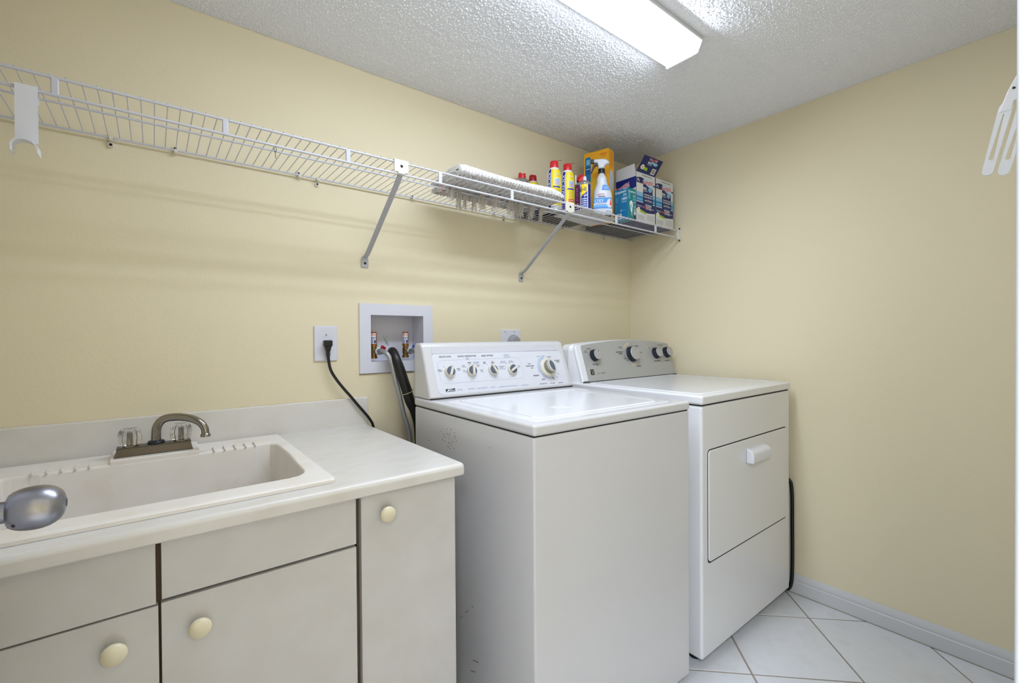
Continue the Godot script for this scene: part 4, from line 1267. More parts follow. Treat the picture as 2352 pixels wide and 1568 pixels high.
# ---------------------------------------------------------------- wire shelf
const RODZ := 0.3285
const RODY := 1.7143

func rod(x0: float, x1: float, y: float, z: float, r: float) -> Geo:
	return Geo.new().tube([Vector3(x0, y, z), Vector3(x1, y, z)], r, 12)

func wire_shelf() -> void:
	var t := thing("wire_shelf", "long white coated wire shelf running along the back wall", "shelf", Vector3(0, 0, 0))
	var x0 := LEFT + 0.012
	part("front_rod", rod(x0, -0.022, RODY, RODZ, 0.0034), M.wire_white, t)
	part("lip_rod", rod(x0, -0.022, 1.6769, RODZ, 0.0034), M.wire_white, t)
	part("back_rod", rod(x0, -0.006, RODY, 0.0135, 0.0030), M.wire_white, t)
	part("middle_rod", rod(x0, -0.020, 1.7130, 0.190, 0.0028), M.wire_white, t)
	var wg := Geo.new().tube([Vector3(0, 1.7190, 0.0105), Vector3(0, 1.7190, RODZ + 0.001), Vector3(0, 1.7183, RODZ + 0.0035)], 0.0013, 6).mesh()
	var x := -2.4700 - 0.0255 * 10
	while x < -0.03:
		if x > x0:
			var o := part("wire", wg, M.wire_white, t)
			o.position.x = x
		x += 0.0255
	var tie := Geo.new()
	tie.rbox(Vector3(-0.0068, 1.6735, RODZ - 0.0045), Vector3(0.0068, 1.7175, RODZ + 0.0030), 0.0028, 2)
	var tm := tie.mesh()
	for q in [-2.726, -2.410, -2.097, -1.783, -1.470, -1.157, -0.535, -0.225]:
		var o := part("tie_plate", tm, M.wire_white, t)
		o.position.x = q
	# diagonal braces
	var br := thing("shelf_brace", "grey diagonal shelf brace with ivory clip above the valve box", "bracket", Vector3(-1.6145, 0, 0), 0.0, "diagonal shelf braces")
	var clip := Geo.new()
	clip.prism(V2([-0.0245, 1.6815, -0.012, 1.6815, -0.012, 1.6765, 0.013, 1.6765, 0.013, 1.6815, 0.0245, 1.6815, 0.0245, 1.7215, -0.0245, 1.7215]), RODZ + 0.0036, RODZ + 0.0075, 0.0012)
	clip.rbox(Vector3(-0.0245, 1.7186, RODZ - 0.010), Vector3(0.0245, 1.7222, RODZ + 0.006), 0.001)
	var cl := part("clip", clip, M.clip_ivory, br, "ivory plastic clip plate")
	part("screw", Geo.new().at(Transform3D(Basis(Vector3.RIGHT, Vector3.BACK, Vector3.DOWN), Vector3(0.0, 1.7010, RODZ + 0.0074))).lathe(V2([0.0048, 0, 0.0045, 0.0010, 0.0022, 0.0012, 0.0018, 0.0002, 0, 0.0002]), 16), M.screw, cl)
	var path := [Vector3(0, 1.690, 0.3245), Vector3(0, 1.675, 0.321), Vector3(0, 1.664, 0.311), Vector3(0, 1.655, 0.299), Vector3(0, 1.560, 0.166), Vector3(0, 1.472, 0.043), Vector3(0, 1.462, 0.026), Vector3(0, 1.457, 0.010), Vector3(0, 1.452, 0.003)]
	var sec := V2([0.0022, -0.0084, 0.0022, 0.0084, 0.0012, 0.0092, -0.0012, 0.0092, -0.0022, 0.0084, -0.0022, -0.0084, -0.0012, -0.0092, 0.0012, -0.0092])
	part("strut", Geo.new().sweep(path, sec, Vector3(0, 0.6, 0.8), [], false), M.strut_grey, br)
	var ft := part("foot_plate", Geo.new().prism(V2([-0.0105, 1.4575, -0.0135, 1.452, -0.0142, 1.420, -0.0115, 1.4165, 0.0115, 1.4165, 0.0142, 1.420, 0.0135, 1.452, 0.0105, 1.4575]), 0.0005, 0.0045, 0.001), M.strut_grey, br)
	part("screw", Geo.new().at(Transform3D(Basis(Vector3.RIGHT, Vector3.BACK, Vector3.DOWN), Vector3(0.0005, 1.4330, 0.0044))).lathe(V2([0.0048, 0, 0.0045, 0.0012, 0.0022, 0.0014, 0.0018, 0.0004, 0, 0.0004]), 16), M.screw, ft)
	dup(br, "white diagonal shelf brace with ivory clip in front of the spray cans", Vector3(-0.848, 0, 0))
	# end bracket on the right wall
	var eb := thing("shelf_end_bracket", "ivory plastic end bracket holding the shelf rods to the right wall", "bracket", Vector3(0, 0, RODZ))
	var pl := Geo.new().at(Transform3D(Basis(Vector3.BACK, Vector3.UP, Vector3.LEFT), Vector3(-0.0005, 0, 0)))
	pl.prism(rrect(-0.0120, 1.6555, 0.0120, 1.7350, 0.010, 5), 0.0, 0.007, 0.002)
	part("plate", pl, M.clip_ivory, eb)
	part("socket", Geo.new().rbox(Vector3(-0.030, 1.668, -0.009), Vector3(-0.006, 1.7195, 0.0075), 0.003, 2), M.clip_ivory, eb)
	for y in [1.7275, 1.6635]:
		part("screw", Geo.new().at(Transform3D(Basis(Vector3.UP, Vector3.LEFT, Vector3.BACK), Vector3(-0.0074, y, 0.0))).lathe(V2([0.0046, 0, 0.0043, 0.0012, 0.0022, 0.0014, 0.0018, 0.0004, 0, 0.0004]), 16), M.screw, eb)
	# wall clips along the back rod; two kinds, screw below or screw above the rod
	var ca := thing("shelf_clip", "x", "clip", Vector3(-2.336, 1.709, 0), 0.0, "small clips that hold the back rod to the wall")
	clip_parts(ca, -1.0)
	ca.set_meta("label", "first small white shelf clip from the left, its screw below the rod")
	var cb := thing("shelf_clip", "second small white shelf clip from the left, its screw above the rod", "clip", Vector3(-2.190, 1.709, 0), 0.0, "small clips that hold the back rod to the wall")
	clip_parts(cb, 1.0)
	var more := [[-1.845, cb, "left one of the two small shelf clips left of the first brace, screw above"], [-1.784, ca, "right one of the two small shelf clips left of the first brace, screw below"], [-1.417, cb, "lone small shelf clip between the first brace and the folded rug"],
		[-1.009, cb, "left one of the two small shelf clips under the folded rug, screw above"], [-0.954, ca, "right one of the two small shelf clips under the folded rug, screw below"], [-0.569, cb, "small shelf clip on the back rod just right of the second brace"],
		[-0.248, ca, "left one of the last two small shelf clips near the corner"], [-0.113, cb, "small shelf clip on the back rod nearest the right wall corner"]]
	for q in more:
		dup(q[1], q[2], Vector3(q[0], 1.709, 0))

func clip_parts(t: Node3D, s: float) -> void:
	var g := Geo.new()
	g.rbox(Vector3(-0.0055, -0.004, 0.0005), Vector3(0.0055, 0.011, 0.006), 0.002, 2)
	g.rbox(Vector3(-0.0045, -0.003, 0.004), Vector3(0.0045, 0.0005, 0.020), 0.0015, 2)
	g.rbox(Vector3(-0.0045, -0.003, 0.0175), Vector3(0.0045, 0.008, 0.020), 0.0012, 2)
	part("clip_body", g, M.clip_ivory, t)
	var y := s * 0.0125
	part("screw_boss", Geo.new().at(Transform3D(Basis(Vector3.RIGHT, Vector3.BACK, Vector3.DOWN), Vector3(-0.001, y, 0))).lathe(V2([0, 0, 0.0075, 0, 0.0075, 0.007, 0.0065, 0.009, 0.0042, 0.009, 0.0040, 0.006, 0, 0.006]), 20), M.clip_ivory, t)
	part("screw", Geo.new().at(Transform3D(Basis(Vector3.RIGHT, Vector3.BACK, Vector3.DOWN), Vector3(-0.001, y, 0.006))).lathe(V2([0.0038, 0, 0.0036, 0.0016, 0.0016, 0.0018, 0.0013, 0.001, 0, 0.001]), 14), M.screw, t)

# ---------------------------------------------------------------- fittings on the wall
func wall_fittings() -> void:
	# outlet plate, plug and cord
	var o := thing("outlet", "white wall outlet plate above the backsplash with a black plug", "outlet", Vector3(-1.7605, 1.1305, 0))
	part("plate", Geo.new().prism(rrect(-0.0405, -0.0635, 0.0405, 0.0635, 0.003, 3), 0.0005, 0.0065, 0.003), M.plate_white, o)
	part("receptacle", Geo.new().at(Transform3D(Basis(Vector3.RIGHT, Vector3.BACK, Vector3.DOWN), Vector3(-0.001, 0.0, 0.006))).lathe(V2([0, 0, 0.0185, 0, 0.0185, 0.0012, 0.0175, 0.0018, 0, 0.0018]), 28), M.plate_white, o)
	part("screw", Geo.new().at(Transform3D(Basis(Vector3.RIGHT, Vector3.BACK, Vector3.DOWN), Vector3(0.001, 0.0315, 0.0064))).lathe(V2([0.0034, 0, 0.0032, 0.0008, 0, 0.0010]), 14), M.grey_plastic, o)
	var c := thing("power_cord", "black power cord hanging from the outlet down behind the worktop end", "cord", Vector3(-1.7605, 1.1305, 0))
	var pg := Geo.new()
	pg.rbox(Vector3(-0.012, -0.010, 0.0085), Vector3(0.016, 0.0125, 0.034), 0.004, 2)
	pg.prism(V2([-0.011, -0.004, 0.015, -0.004, 0.0095, -0.026, -0.0035, -0.026]), 0.011, 0.030, 0.003)
	for i in 4: pg.rbox(Vector3(-0.0035 - 0.0006, -0.030 - i * 0.005, 0.014), Vector3(0.0098, -0.0268 - i * 0.005, 0.027), 0.0012)
	part("plug", pg, M.black_plastic, c)
	var pth := curve([Vector3(0.003, -0.024, 0.020), Vector3(0.0035, -0.048, 0.020), Vector3(0.010, -0.092, 0.022), Vector3(0.030, -0.130, 0.024), Vector3(0.056, -0.166, 0.026), Vector3(0.080, -0.196, 0.028), Vector3(0.104, -0.228, 0.029), Vector3(0.128, -0.258, 0.030), Vector3(0.150, -0.288, 0.030), Vector3(0.1640, -0.320, 0.028), Vector3(0.172, -0.40, 0.028)], 6)
	part("cable", Geo.new().sweep(pth, ring2(0.0052, 0.0032, 12), Vector3(0.8, 0.6, 0)), M.black_plastic, c)
	# recessed valve box
	var b := thing("valve_box", "white recessed washer valve box in the wall with two brass valves", "valve box", Vector3(-1.4845, 1.148, 0))
	var g := Geo.new()
	var fo := [Vector2(-0.1535, -0.133), Vector2(0.1535, -0.133), Vector2(0.1535, 0.1335), Vector2(-0.1535, 0.1335)]
	var fi := [Vector2(-0.1105, -0.0900), Vector2(0.1105, -0.0900), Vector2(0.1105, 0.0900), Vector2(-0.1105, 0.0900)]
	for i in 4:
		var j := (i + 1) % 4
		g.quad(Vector3(fo[i].x, fo[i].y, 0.0065), Vector3(fo[j].x, fo[j].y, 0.0065), Vector3(fi[j].x, fi[j].y, 0.0072), Vector3(fi[i].x, fi[i].y, 0.0072), Vector3.BACK)
		var e: Vector2 = (fo[i] + fo[j]).normalized()
		g.quad(Vector3(fo[i].x, fo[i].y, 0.0003), Vector3(fo[j].x, fo[j].y, 0.0003), Vector3(fo[j].x, fo[j].y, 0.0065), Vector3(fo[i].x, fo[i].y, 0.0065), Vector3(e.x, e.y, 0))
		g.quad(Vector3(fi[i].x, fi[i].y, 0.0072), Vector3(fi[j].x, fi[j].y, 0.0072), Vector3(fi[j].x * 0.985, fi[j].y * 0.985, -0.092), Vector3(fi[i].x * 0.985, fi[i].y * 0.985, -0.092), Vector3(-e.x, -e.y, 0))
	part("frame", g, M.plate_white, b)
	part("back_panel", Geo.new().rbox(Vector3(-0.1095, -0.0890, -0.096), Vector3(0.1095, 0.0890, -0.091)), M.plate_white, b)
	part("gasket", Geo.new().rbox(Vector3(-0.1545, -0.1365, 0.0002), Vector3(0.06, -0.1325, 0.004), 0.001), M.grout, b)
	# a green scribble left on the back panel
	var pr := new_print(on_face(Vector3(0, 0, -0.091), Vector3.RIGHT, Vector3.UP))
	pr.line(V2([-0.022, 0.012, -0.008, -0.026, -0.006, -0.010, 0.000, -0.030, -0.015, -0.004, -0.005, 0.010]), 0.0012, Color(0.30, 0.55, 0.50))
	part("pen_mark", pr.g, M.printed, b)
	for q in [[-0.0835, "valve_red", -1.0], [0.0505, "valve_blue", 1.0]]:
		var x: float = q[0]
		var vg := Geo.new().at(T(Vector3(x, -0.079, -0.035)))
		vg.lathe(V2([0, 0, 0.0135, 0, 0.0135, 0.008, 0.011, 0.010, 0.011, 0.018, 0.0125, 0.020, 0.0125, 0.040, 0.010, 0.042, 0.010, 0.046, 0.0135, 0.047, 0.0135, 0.054, 0.009, 0.056]), 20)
		var v := part("valve", vg, M.brass, b, "brass shut-off valve")
		part("arrestor", Geo.new().at(T(Vector3(x, -0.079, -0.035))).lathe(V2([0.0118, 0.055, 0.0118, 0.102, 0.0095, 0.1045, 0, 0.1045]), 24), M.copper, v, "copper water hammer arrestor")
		var lp := new_print(func(u: float, vv: float, off: float) -> Vector3:
			var a := PI * 0.70 - u / 0.0118
			return Vector3(x + cos(a) * (0.0120 + off), -0.079 + vv, -0.035 + sin(a) * (0.0120 + off)), true)
		lp.rect(-0.011, 0.058, 0.012, 0.086, Color(0.88, 0.89, 0.93))
		lp.rect(-0.011, 0.086, 0.012, 0.099, Color(0.90, 0.86, 0.84))
		lp.text("Oatey", 0.0005, 0.0922, 0.0068, Color(0.76, 0.16, 0.10), 0.5, 0.019)
		lp.rect(-0.010, 0.0805, 0.011, 0.0830, Color(0.25, 0.30, 0.50)); lp.rect(-0.010, 0.0755, 0.008, 0.0775, Color(0.25, 0.30, 0.50))
		lp.oval(-0.004, 0.0665, 0.0055, 0.006, Color(0.14, 0.20, 0.50), 12); lp.oval(-0.004, 0.0665, 0.0025, 0.003, Color(0.85, 0.88, 0.95), 10)
		lp.rect(0.004, 0.060, 0.011, 0.072, Color(0.18, 0.24, 0.50))
		part("paper_band", lp.g, M.printed, v)
		var hg := Geo.new().at(T(Vector3(x + 0.024, -0.037, -0.006), Vector3(0, 0.3, -0.5)))
		hg.rbox(Vector3(-0.008, -0.007, -0.004), Vector3(0.013, 0.008, 0.005), 0.003, 2)
		part("handle", hg, M[q[1]], v, "red lever handle" if q[1] == "valve_red" else "blue lever handle")
		part("outlet_nut", Geo.new().at(Transform3D(Basis(Vector3.RIGHT, Vector3.BACK, Vector3.DOWN), Vector3(x + 0.008, -0.050, -0.024))).lathe(V2([0.0, 0, 0.0135, 0.0, 0.0145, 0.012, 0.0145, 0.022, 0.010, 0.024, 0.0085, 0.024]), 16), M.tin, v)
	# hoses
	var h := thing("supply_hose", "braided steel supply hose bending down from the red valve", "hose", Vector3(-1.56, 1.098, 0.0))
	part("braid", Geo.new().tube(curve([Vector3(0.000, 0, -0.002), Vector3(0.006, 0.0, 0.018), Vector3(0.014, -0.010, 0.042), Vector3(0.026, -0.040, 0.052), Vector3(0.040, -0.106, 0.054), Vector3(0.056, -0.165, 0.054), Vector3(0.074, -0.243, 0.054), Vector3(0.094, -0.330, 0.060), Vector3(0.100, -0.50, 0.070)], 6), 0.0092, 14), M.steel_braid, h)
	part("ferrule", Geo.new().tube([Vector3(0.000, 0, -0.003), Vector3(0.003, 0, 0.010), Vector3(0.006, -0.001, 0.018)], 0.0108, 16), M.tin, h)
	h = thing("supply_hose", "short braided steel hose at the blue valve going behind the washer", "hose", Vector3(-1.426, 1.098, 0.0))
	part("braid", Geo.new().tube(curve([Vector3(0.000, 0, -0.002), Vector3(0.008, 0.0, 0.018), Vector3(0.020, -0.010, 0.036), Vector3(0.032, -0.040, 0.044), Vector3(0.038, -0.12, 0.046), Vector3(0.036, -0.3, 0.05)], 6), 0.0092, 14), M.steel_braid, h)
	part("ferrule", Geo.new().tube([Vector3(0.000, 0, -0.003), Vector3(0.004, 0, 0.010), Vector3(0.008, -0.001, 0.018)], 0.0108, 16), M.tin, h)
	var d := thing("drain_hose", "thick black rubber drain hose leaning into the valve box", "hose", Vector3(-1.522, 1.086, 0.0))
	var dp := curve([Vector3(0.058, -0.060, -0.078), Vector3(0.038, -0.010, -0.052), Vector3(0.018, 0.008, -0.008), Vector3(0.007, 0.004, 0.030), Vector3(0.006, -0.020, 0.055), Vector3(0.017, -0.058, 0.066), Vector3(0.032, -0.108, 0.070), Vector3(0.046, -0.150, 0.072)], 6)
	var sc := []
	for i in dp.size(): sc.append(lerpf(0.92, 1.05, float(i) / dp.size()))
	part("hook_end", Geo.new().tube(dp, 0.0190, 22, sc), M.black_rubber, d)
	part("hose_body", Geo.new().tube(curve([Vector3(0.043, -0.145, 0.072), Vector3(0.056, -0.185, 0.074), Vector3(0.074, -0.225, 0.076), Vector3(0.090, -0.30, 0.078), Vector3(0.095, -0.5, 0.08)], 6), 0.0195, 22), M.black_rubber, d)
	var tie := []
	for i in 17:
		var a := TAU * i / 16
		tie.append(Vector3(0.044, -0.147, 0.072) + Vector3(cos(a) * 0.0212, cos(a) * 0.008, sin(a) * 0.0212))
	var tg := Geo.new().tube(tie, 0.0013, 6)
	tg.tube([Vector3(0.060, -0.141, 0.076), Vector3(0.078, -0.131, 0.074)], 0.0012, 6)
	part("cable_tie", tg, M.tie_cream, d)
	# second plate, half hidden by the washer
	var p2 := thing("wall_plate", "square white wall plate with a round grey knob behind the washer", "wall plate", Vector3(-0.914, 1.127, 0))
	part("plate", Geo.new().prism(rrect(-0.058, -0.058, 0.058, 0.058, 0.003, 3), 0.0005, 0.0065, 0.003), M.plate_white, p2)
	part("round_knob", Geo.new().at(Transform3D(Basis(Vector3.RIGHT, Vector3.BACK, Vector3.DOWN), Vector3(0.012, 0.0, 0.006))).lathe(V2([0, 0, 0.034, 0, 0.034, 0.006, 0.029, 0.008, 0.027, 0.022, 0.024, 0.026, 0, 0.027]), 36), M.grey_plastic, p2)
	for x in [-0.035, 0.020]:
		part("screw", Geo.new().at(Transform3D(Basis(Vector3.RIGHT, Vector3.BACK, Vector3.DOWN), Vector3(x, 0.047, 0.0064))).lathe(V2([0.0034, 0, 0.0032, 0.0008, 0, 0.0010]), 14), M.grey_plastic, p2)
	# black cord hanging between dryer and wall
	var dc := thing("black_cable", "thick black cord looped down between the dryer and the right wall", "cord", Vector3(-0.022, 0, 0.84))
	part("cable", Geo.new().tube(curve([Vector3(0, 0.50, -0.10), Vector3(0, 0.518, -0.02), Vector3(0.002, 0.505, 0.030), Vector3(0.003, 0.46, 0.044), Vector3(0.003, 0.31, 0.046), Vector3(0.002, 0.11, 0.046), Vector3(0.0, 0.035, 0.040), Vector3(-0.002, 0.010, 0.018), Vector3(-0.004, 0.009, -0.06)], 7), 0.0075, 12), M.black_rubber, dc)

# ---------------------------------------------------------------- things on the shelf
const CAMWARD := 2.356     # angle in the xz plane (from +x towards +z) that faces the doorway

func cans() -> void:
	var yel := Color(0.95, 0.85, 0.06)
	var blu := Color(0.06, 0.16, 0.55)
	var wht := Color(0.93, 0.94, 0.95)
	# the two tall lubricant cans
	var r := 0.0325
	var a := thing("spray_can", "left one of the two tall yellow and blue spray cans with red caps", "spray can", Vector3(-0.803, DECK, 0.19), 0.0, "tall yellow spray cans with red caps")
	part("body", Geo.new().lathe(V2([0, 0.002, 0.027, 0.002, 0.0315, 0.0, r, 0.003, r, 0.150, 0.0312, 0.165, 0.0275, 0.181, 0.0215, 0.192, 0.0185, 0.1965, 0.0, 0.1965]), 36), mat_keep("can_white", wht, 0.3), a)
	part("base_ring", Geo.new().lathe(V2([0.0265, 0.0, r + 0.0003, 0.0, r + 0.0004, 0.006, r, 0.0065]), 36), M.tin, a)
	var cp := part("cap", Geo.new().lathe(V2([0.0195, 0.194, 0.0198, 0.197, 0.0188, 0.222, 0.0165, 0.2265, 0.0, 0.2275]), 28), M.red_cap, a)
	part("nozzle_straw", Geo.new().tube([Vector3(-0.010, 0.2235, 0.004), Vector3(0.036, 0.2385, 0.012)], 0.0012, 6), M.dark_red_cap, cp)
	var rad := func(vv: float) -> float:
		if vv < 0.150: return r
		if vv < 0.165: return lerpf(r, 0.0312, (vv - 0.150) / 0.015)
		if vv < 0.181: return lerpf(0.0312, 0.0275, (vv - 0.165) / 0.016)
		return lerpf(0.0275, 0.0215, (vv - 0.181) / 0.011)
	var pr := new_print(func(u: float, vv: float, off: float) -> Vector3:
		var an := CAMWARD - u / r
		var rr: float = rad.call(vv) + off
		return Vector3(cos(an) * rr, vv, sin(an) * rr), true)
	# label art, in bands so that it follows the shoulder
	var vs := [0.012, 0.03, 0.055, 0.10, 0.15, 0.165, 0.181, 0.185]
	for k in 7:
		var v0: float = vs[k]
		var v1: float = vs[k + 1]
		pr.off = 0.00025
		pr.rect(-0.0125, v0, 0.040, v1, yel)
		pr.off = 0.00025
		pr.rect(-0.0300, v0, -0.0145, v1, blu if k > 1 else Color(0.24, 0.10, 0.50))
	pr.off = 0.00045
	pr.text("ALUMASLICK", -0.0222, 0.105, 0.0110, Color(0.97, 0.97, 0.98), 0.5, 0.128, 90)
	pr.poly(V2([0.010, 0.168, 0.026, 0.168, 0.025, 0.156, 0.018, 0.149, 0.011, 0.156]), Color(0.25, 0.42, 0.78))
	pr.rect(0.0115, 0.160, 0.0245, 0.164, Color(0.90, 0.92, 0.6))
	pr.rect(0.002, 0.112, 0.030, 0.142, Color(0.86, 0.89, 0.86))
	for i in 4: pr.rect(0.004, 0.1135 + i * 0.0070, 0.028, 0.1172 + i * 0.0070, Color(0.42, 0.58, 0.86) if i != 1 else Color(0.85, 0.40, 0.45))
	pr.rect(-0.004, 0.100, 0.030, 0.107, Color(0.12, 0.22, 0.58))
	for i in 6: pr.rect(0.003, 0.062 + i * 0.006, 0.030, 0.0645 + i * 0.006, Color(0.74, 0.66, 0.30))
	pr.rect(0.001, 0.045, 0.033, 0.058, Color(0.80, 0.16, 0.14)); pr.text("DANGER", 0.017, 0.0515, 0.006, Color(0.95, 0.85, 0.75), 0.5, 0.026)
	for i in 3: pr.rect(0.003, 0.026 + i * 0.006, 0.030, 0.0285 + i * 0.006, Color(0.62, 0.60, 0.50))
	pr.rect(-0.0125, 0.010, 0.040, 0.020, Color(0.86, 0.87, 0.88))
	pr.text("Net Wt", 0.004, 0.015, 0.004, Color(0.2, 0.2, 0.3)); pr.text("311g", 0.022, 0.015, 0.004, Color(0.2, 0.2, 0.3))
	part("printed_label", pr.g, M.printed, a)
	dup(a, "right one of the two tall yellow and blue spray cans with red caps", Vector3(-0.7305, DECK, 0.203), 0.10)

	# two cans at the back, behind the rug
	for q in [[-0.869, M.red_cap, wht, "can with a notched bright red cap standing behind the rug", 0], [-0.802, M.dark_red_cap, wht, "can with a dark red cap and yellow shoulder behind the rug", 1]]:
		var b := thing("aerosol_can", q[3], "spray can", Vector3(q[0], DECK, 0.040), 0.0, "half-hidden cans behind the rug")
		part("body", Geo.new().lathe(V2([0.0314, 0.1080, 0.0315, 0.1100, 0.0315, 0.1400, 0.0305, 0.1500, 0.0270, 0.1620, 0.0225, 0.1700, 0.0000, 0.1700]), 30), mat_keep("can_yellow", yel, 0.3), b)
		part("lower_body", Geo.new().lathe(V2([0.0, 0.0, 0.031, 0.0, 0.0315, 0.003, 0.0315, 0.110]), 30), mat_keep("can_dark", Color(0.06, 0.07, 0.16), 0.35), b)
		part("shoulder", Geo.new().lathe(V2([0.0302, 0.1530, 0.0275, 0.1622, 0.0230, 0.1710, 0.0190, 0.1750, 0.0000, 0.1750] if q[4] == 0 else [0.0250, 0.1675, 0.0230, 0.1710, 0.0190, 0.1750, 0.0000, 0.1750]), 30), M.tin if q[4] == 0 else M.can_white, b)
		var cg := Geo.new()
		if q[4] == 0:
			cg.lathe(V2([0.0185, 0.1730, 0.0188, 0.1760, 0.0170, 0.1960, 0.0150, 0.1960, 0.0145, 0.1900, 0.0000, 0.1900]), 28)
			cg.rbox(Vector3(-0.0175, 0.1930, -0.005), Vector3(-0.009, 0.2020, 0.006), 0.0015); cg.rbox(Vector3(0.008, 0.1930, -0.004), Vector3(0.0172, 0.2040, 0.007), 0.0015)
		else:
			cg.lathe(V2([0.0185, 0.1730, 0.0190, 0.1760, 0.0178, 0.2020, 0.0160, 0.2045, 0.0000, 0.2050]), 28)
			cg.rbox(Vector3(-0.012, 0.2035, -0.004), Vector3(-0.001, 0.2080, 0.004), 0.001)
		part("cap", cg, q[1], b)
		if q[4] == 0: part("actuator", Geo.new().rbox(Vector3(-0.008, 0.1880, -0.006), Vector3(0.007, 0.2010, 0.006), 0.002), M.grey_plastic, b)
		else:
			var p3 := new_print(func(u: float, vv: float, off: float) -> Vector3:
				var an := CAMWARD - u / 0.0315
				return Vector3(cos(an) * (0.0317 + off), vv, sin(an) * (0.0317 + off)), true)
			p3.rect(-0.012, 0.115, 0.016, 0.137, Color(0.08, 0.10, 0.25))
			part("printed_label", p3.g, M.printed, b)

	# purple can with the tilted red spray head
	var m := thing("spray_can", "purple spray can with a tilted red trigger head behind the small blue can", "spray can", Vector3(-0.646, DECK, 0.205))
	part("body", Geo.new().lathe(V2([0, 0, 0.026, 0, 0.0265, 0.003, 0.0265, 0.140, 0.0250, 0.146, 0.0220, 0.152, 0.014, 0.158, 0, 0.158]), 30), mat_keep("can_navy", Color(0.10, 0.11, 0.42), 0.3), m)
	part("rim", Geo.new().lathe(V2([0.0265, 0.141, 0.0272, 0.143, 0.0265, 0.146, 0.023, 0.153, 0.018, 0.158]), 30), M.tin, m)
	var hd := Geo.new().at(T(Vector3(0, 0.166, 0), Vector3(0, PI / 4, 0)) * T(Vector3.ZERO, Vector3(0.75, 0, -0.25)))
	hd.lathe(V2([0, -0.014, 0.017, -0.014, 0.0215, -0.004, 0.0245, 0.016, 0.0240, 0.0205, 0.0215, 0.0225, 0.0, 0.0235]), 32)
	part("trigger_head", hd, M.red_cap, m)
	part("nozzle", Geo.new().at(T(Vector3(-0.020, 0.166, -0.012), Vector3(0, PI / 4, 0.15))).rbox(Vector3(-0.007, -0.035, -0.005), Vector3(0.006, 0.028, 0.006), 0.004, 2), M.tin, m)
	var pm := new_print(on_can(0.0266, CAMWARD), true)
	pm.rect(-0.026, 0.006, -0.010, 0.138, Color(0.62, 0.08, 0.28));
	for i in 6: pm.rect(-0.0225, 0.064 + i * 0.0112, -0.0135, 0.0728 + i * 0.0112 - 0.002 * (i % 2), Color(0.62, 0.45, 0.72))
	pm.rect(-0.022, 0.008, -0.008, 0.055, Color(0.78, 0.74, 0.80)); pm.rect(-0.020, 0.014, -0.012, 0.030, Color(0.15, 0.18, 0.50)); pm.rect(-0.010, 0.006, -0.004, 0.138, Color(0.12, 0.12, 0.40))
	part("printed_label", pm.g, M.printed, m)

	# small blue and yellow can
	var w := thing("spray_can", "small blue and yellow lubricant can with a white nozzle beside the spray bottle", "spray can", Vector3(-0.688, DECK, 0.272))
	r = 0.0262
	part("body", Geo.new().lathe(V2([0, 0, 0.0258, 0, r, 0.003, r, 0.122, 0.0255, 0.125]), 34), mat_keep("can_blue", Color(0.05, 0.13, 0.52), 0.3), w)
	part("shoulder", Geo.new().lathe(V2([r, 0.121, 0.0270, 0.1225, 0.0270, 0.1250, 0.0250, 0.1265, 0.0215, 0.134, 0.0155, 0.139, 0.0125, 0.1405, 0.0, 0.1405]), 34), M.tin, w)
	part("nozzle", Geo.new().lathe(V2([0.0082, 0.1400, 0.0080, 0.1500, 0.0068, 0.1535, 0.0064, 0.1600, 0.0, 0.1605]), 20), M.white_plastic, w)
	var pw := new_print(on_can(r, CAMWARD), true)
	pw.rect(-0.026, 0.000, -0.0225, 0.121, Color(0.90, 0.90, 0.92))
	pw.ink(Color(0.97, 0.84, 0.05))
	for k in 9:
		var u0 := -0.0205 + 0.0035 * k
		var u1 := u0 + 0.0035
		var lo0 := 0.062 + (u0 + 0.0205) * 0.85
		var lo1 := 0.062 + (u1 + 0.0205) * 0.85
		pw.t3(Vector2(u0, lo0), Vector2(u1, lo1), Vector2(u1, 0.119)); pw.t3(Vector2(u0, lo0), Vector2(u1, 0.119), Vector2(u0, 0.119))
	pw.rect(0.0095, 0.0, 0.0135, 0.121, Color(0.92, 0.92, 0.94))
	pw.text("WD-40", -0.0135, 0.0965, 0.0190, Color(0.03, 0.06, 0.22), 0.5, 0.039)
	pw.line(V2([-0.018, 0.058, -0.004, 0.066, 0.004, 0.067, 0.008, 0.072]), 0.003, Color(0.92, 0.93, 0.97))
	for i in 5: pw.rect(-0.020, 0.012 + i * 0.0095, 0.008, 0.0165 + i * 0.0095, Color(0.74, 0.78, 0.90))
	part("printed_label", pw.g, M.printed, w)

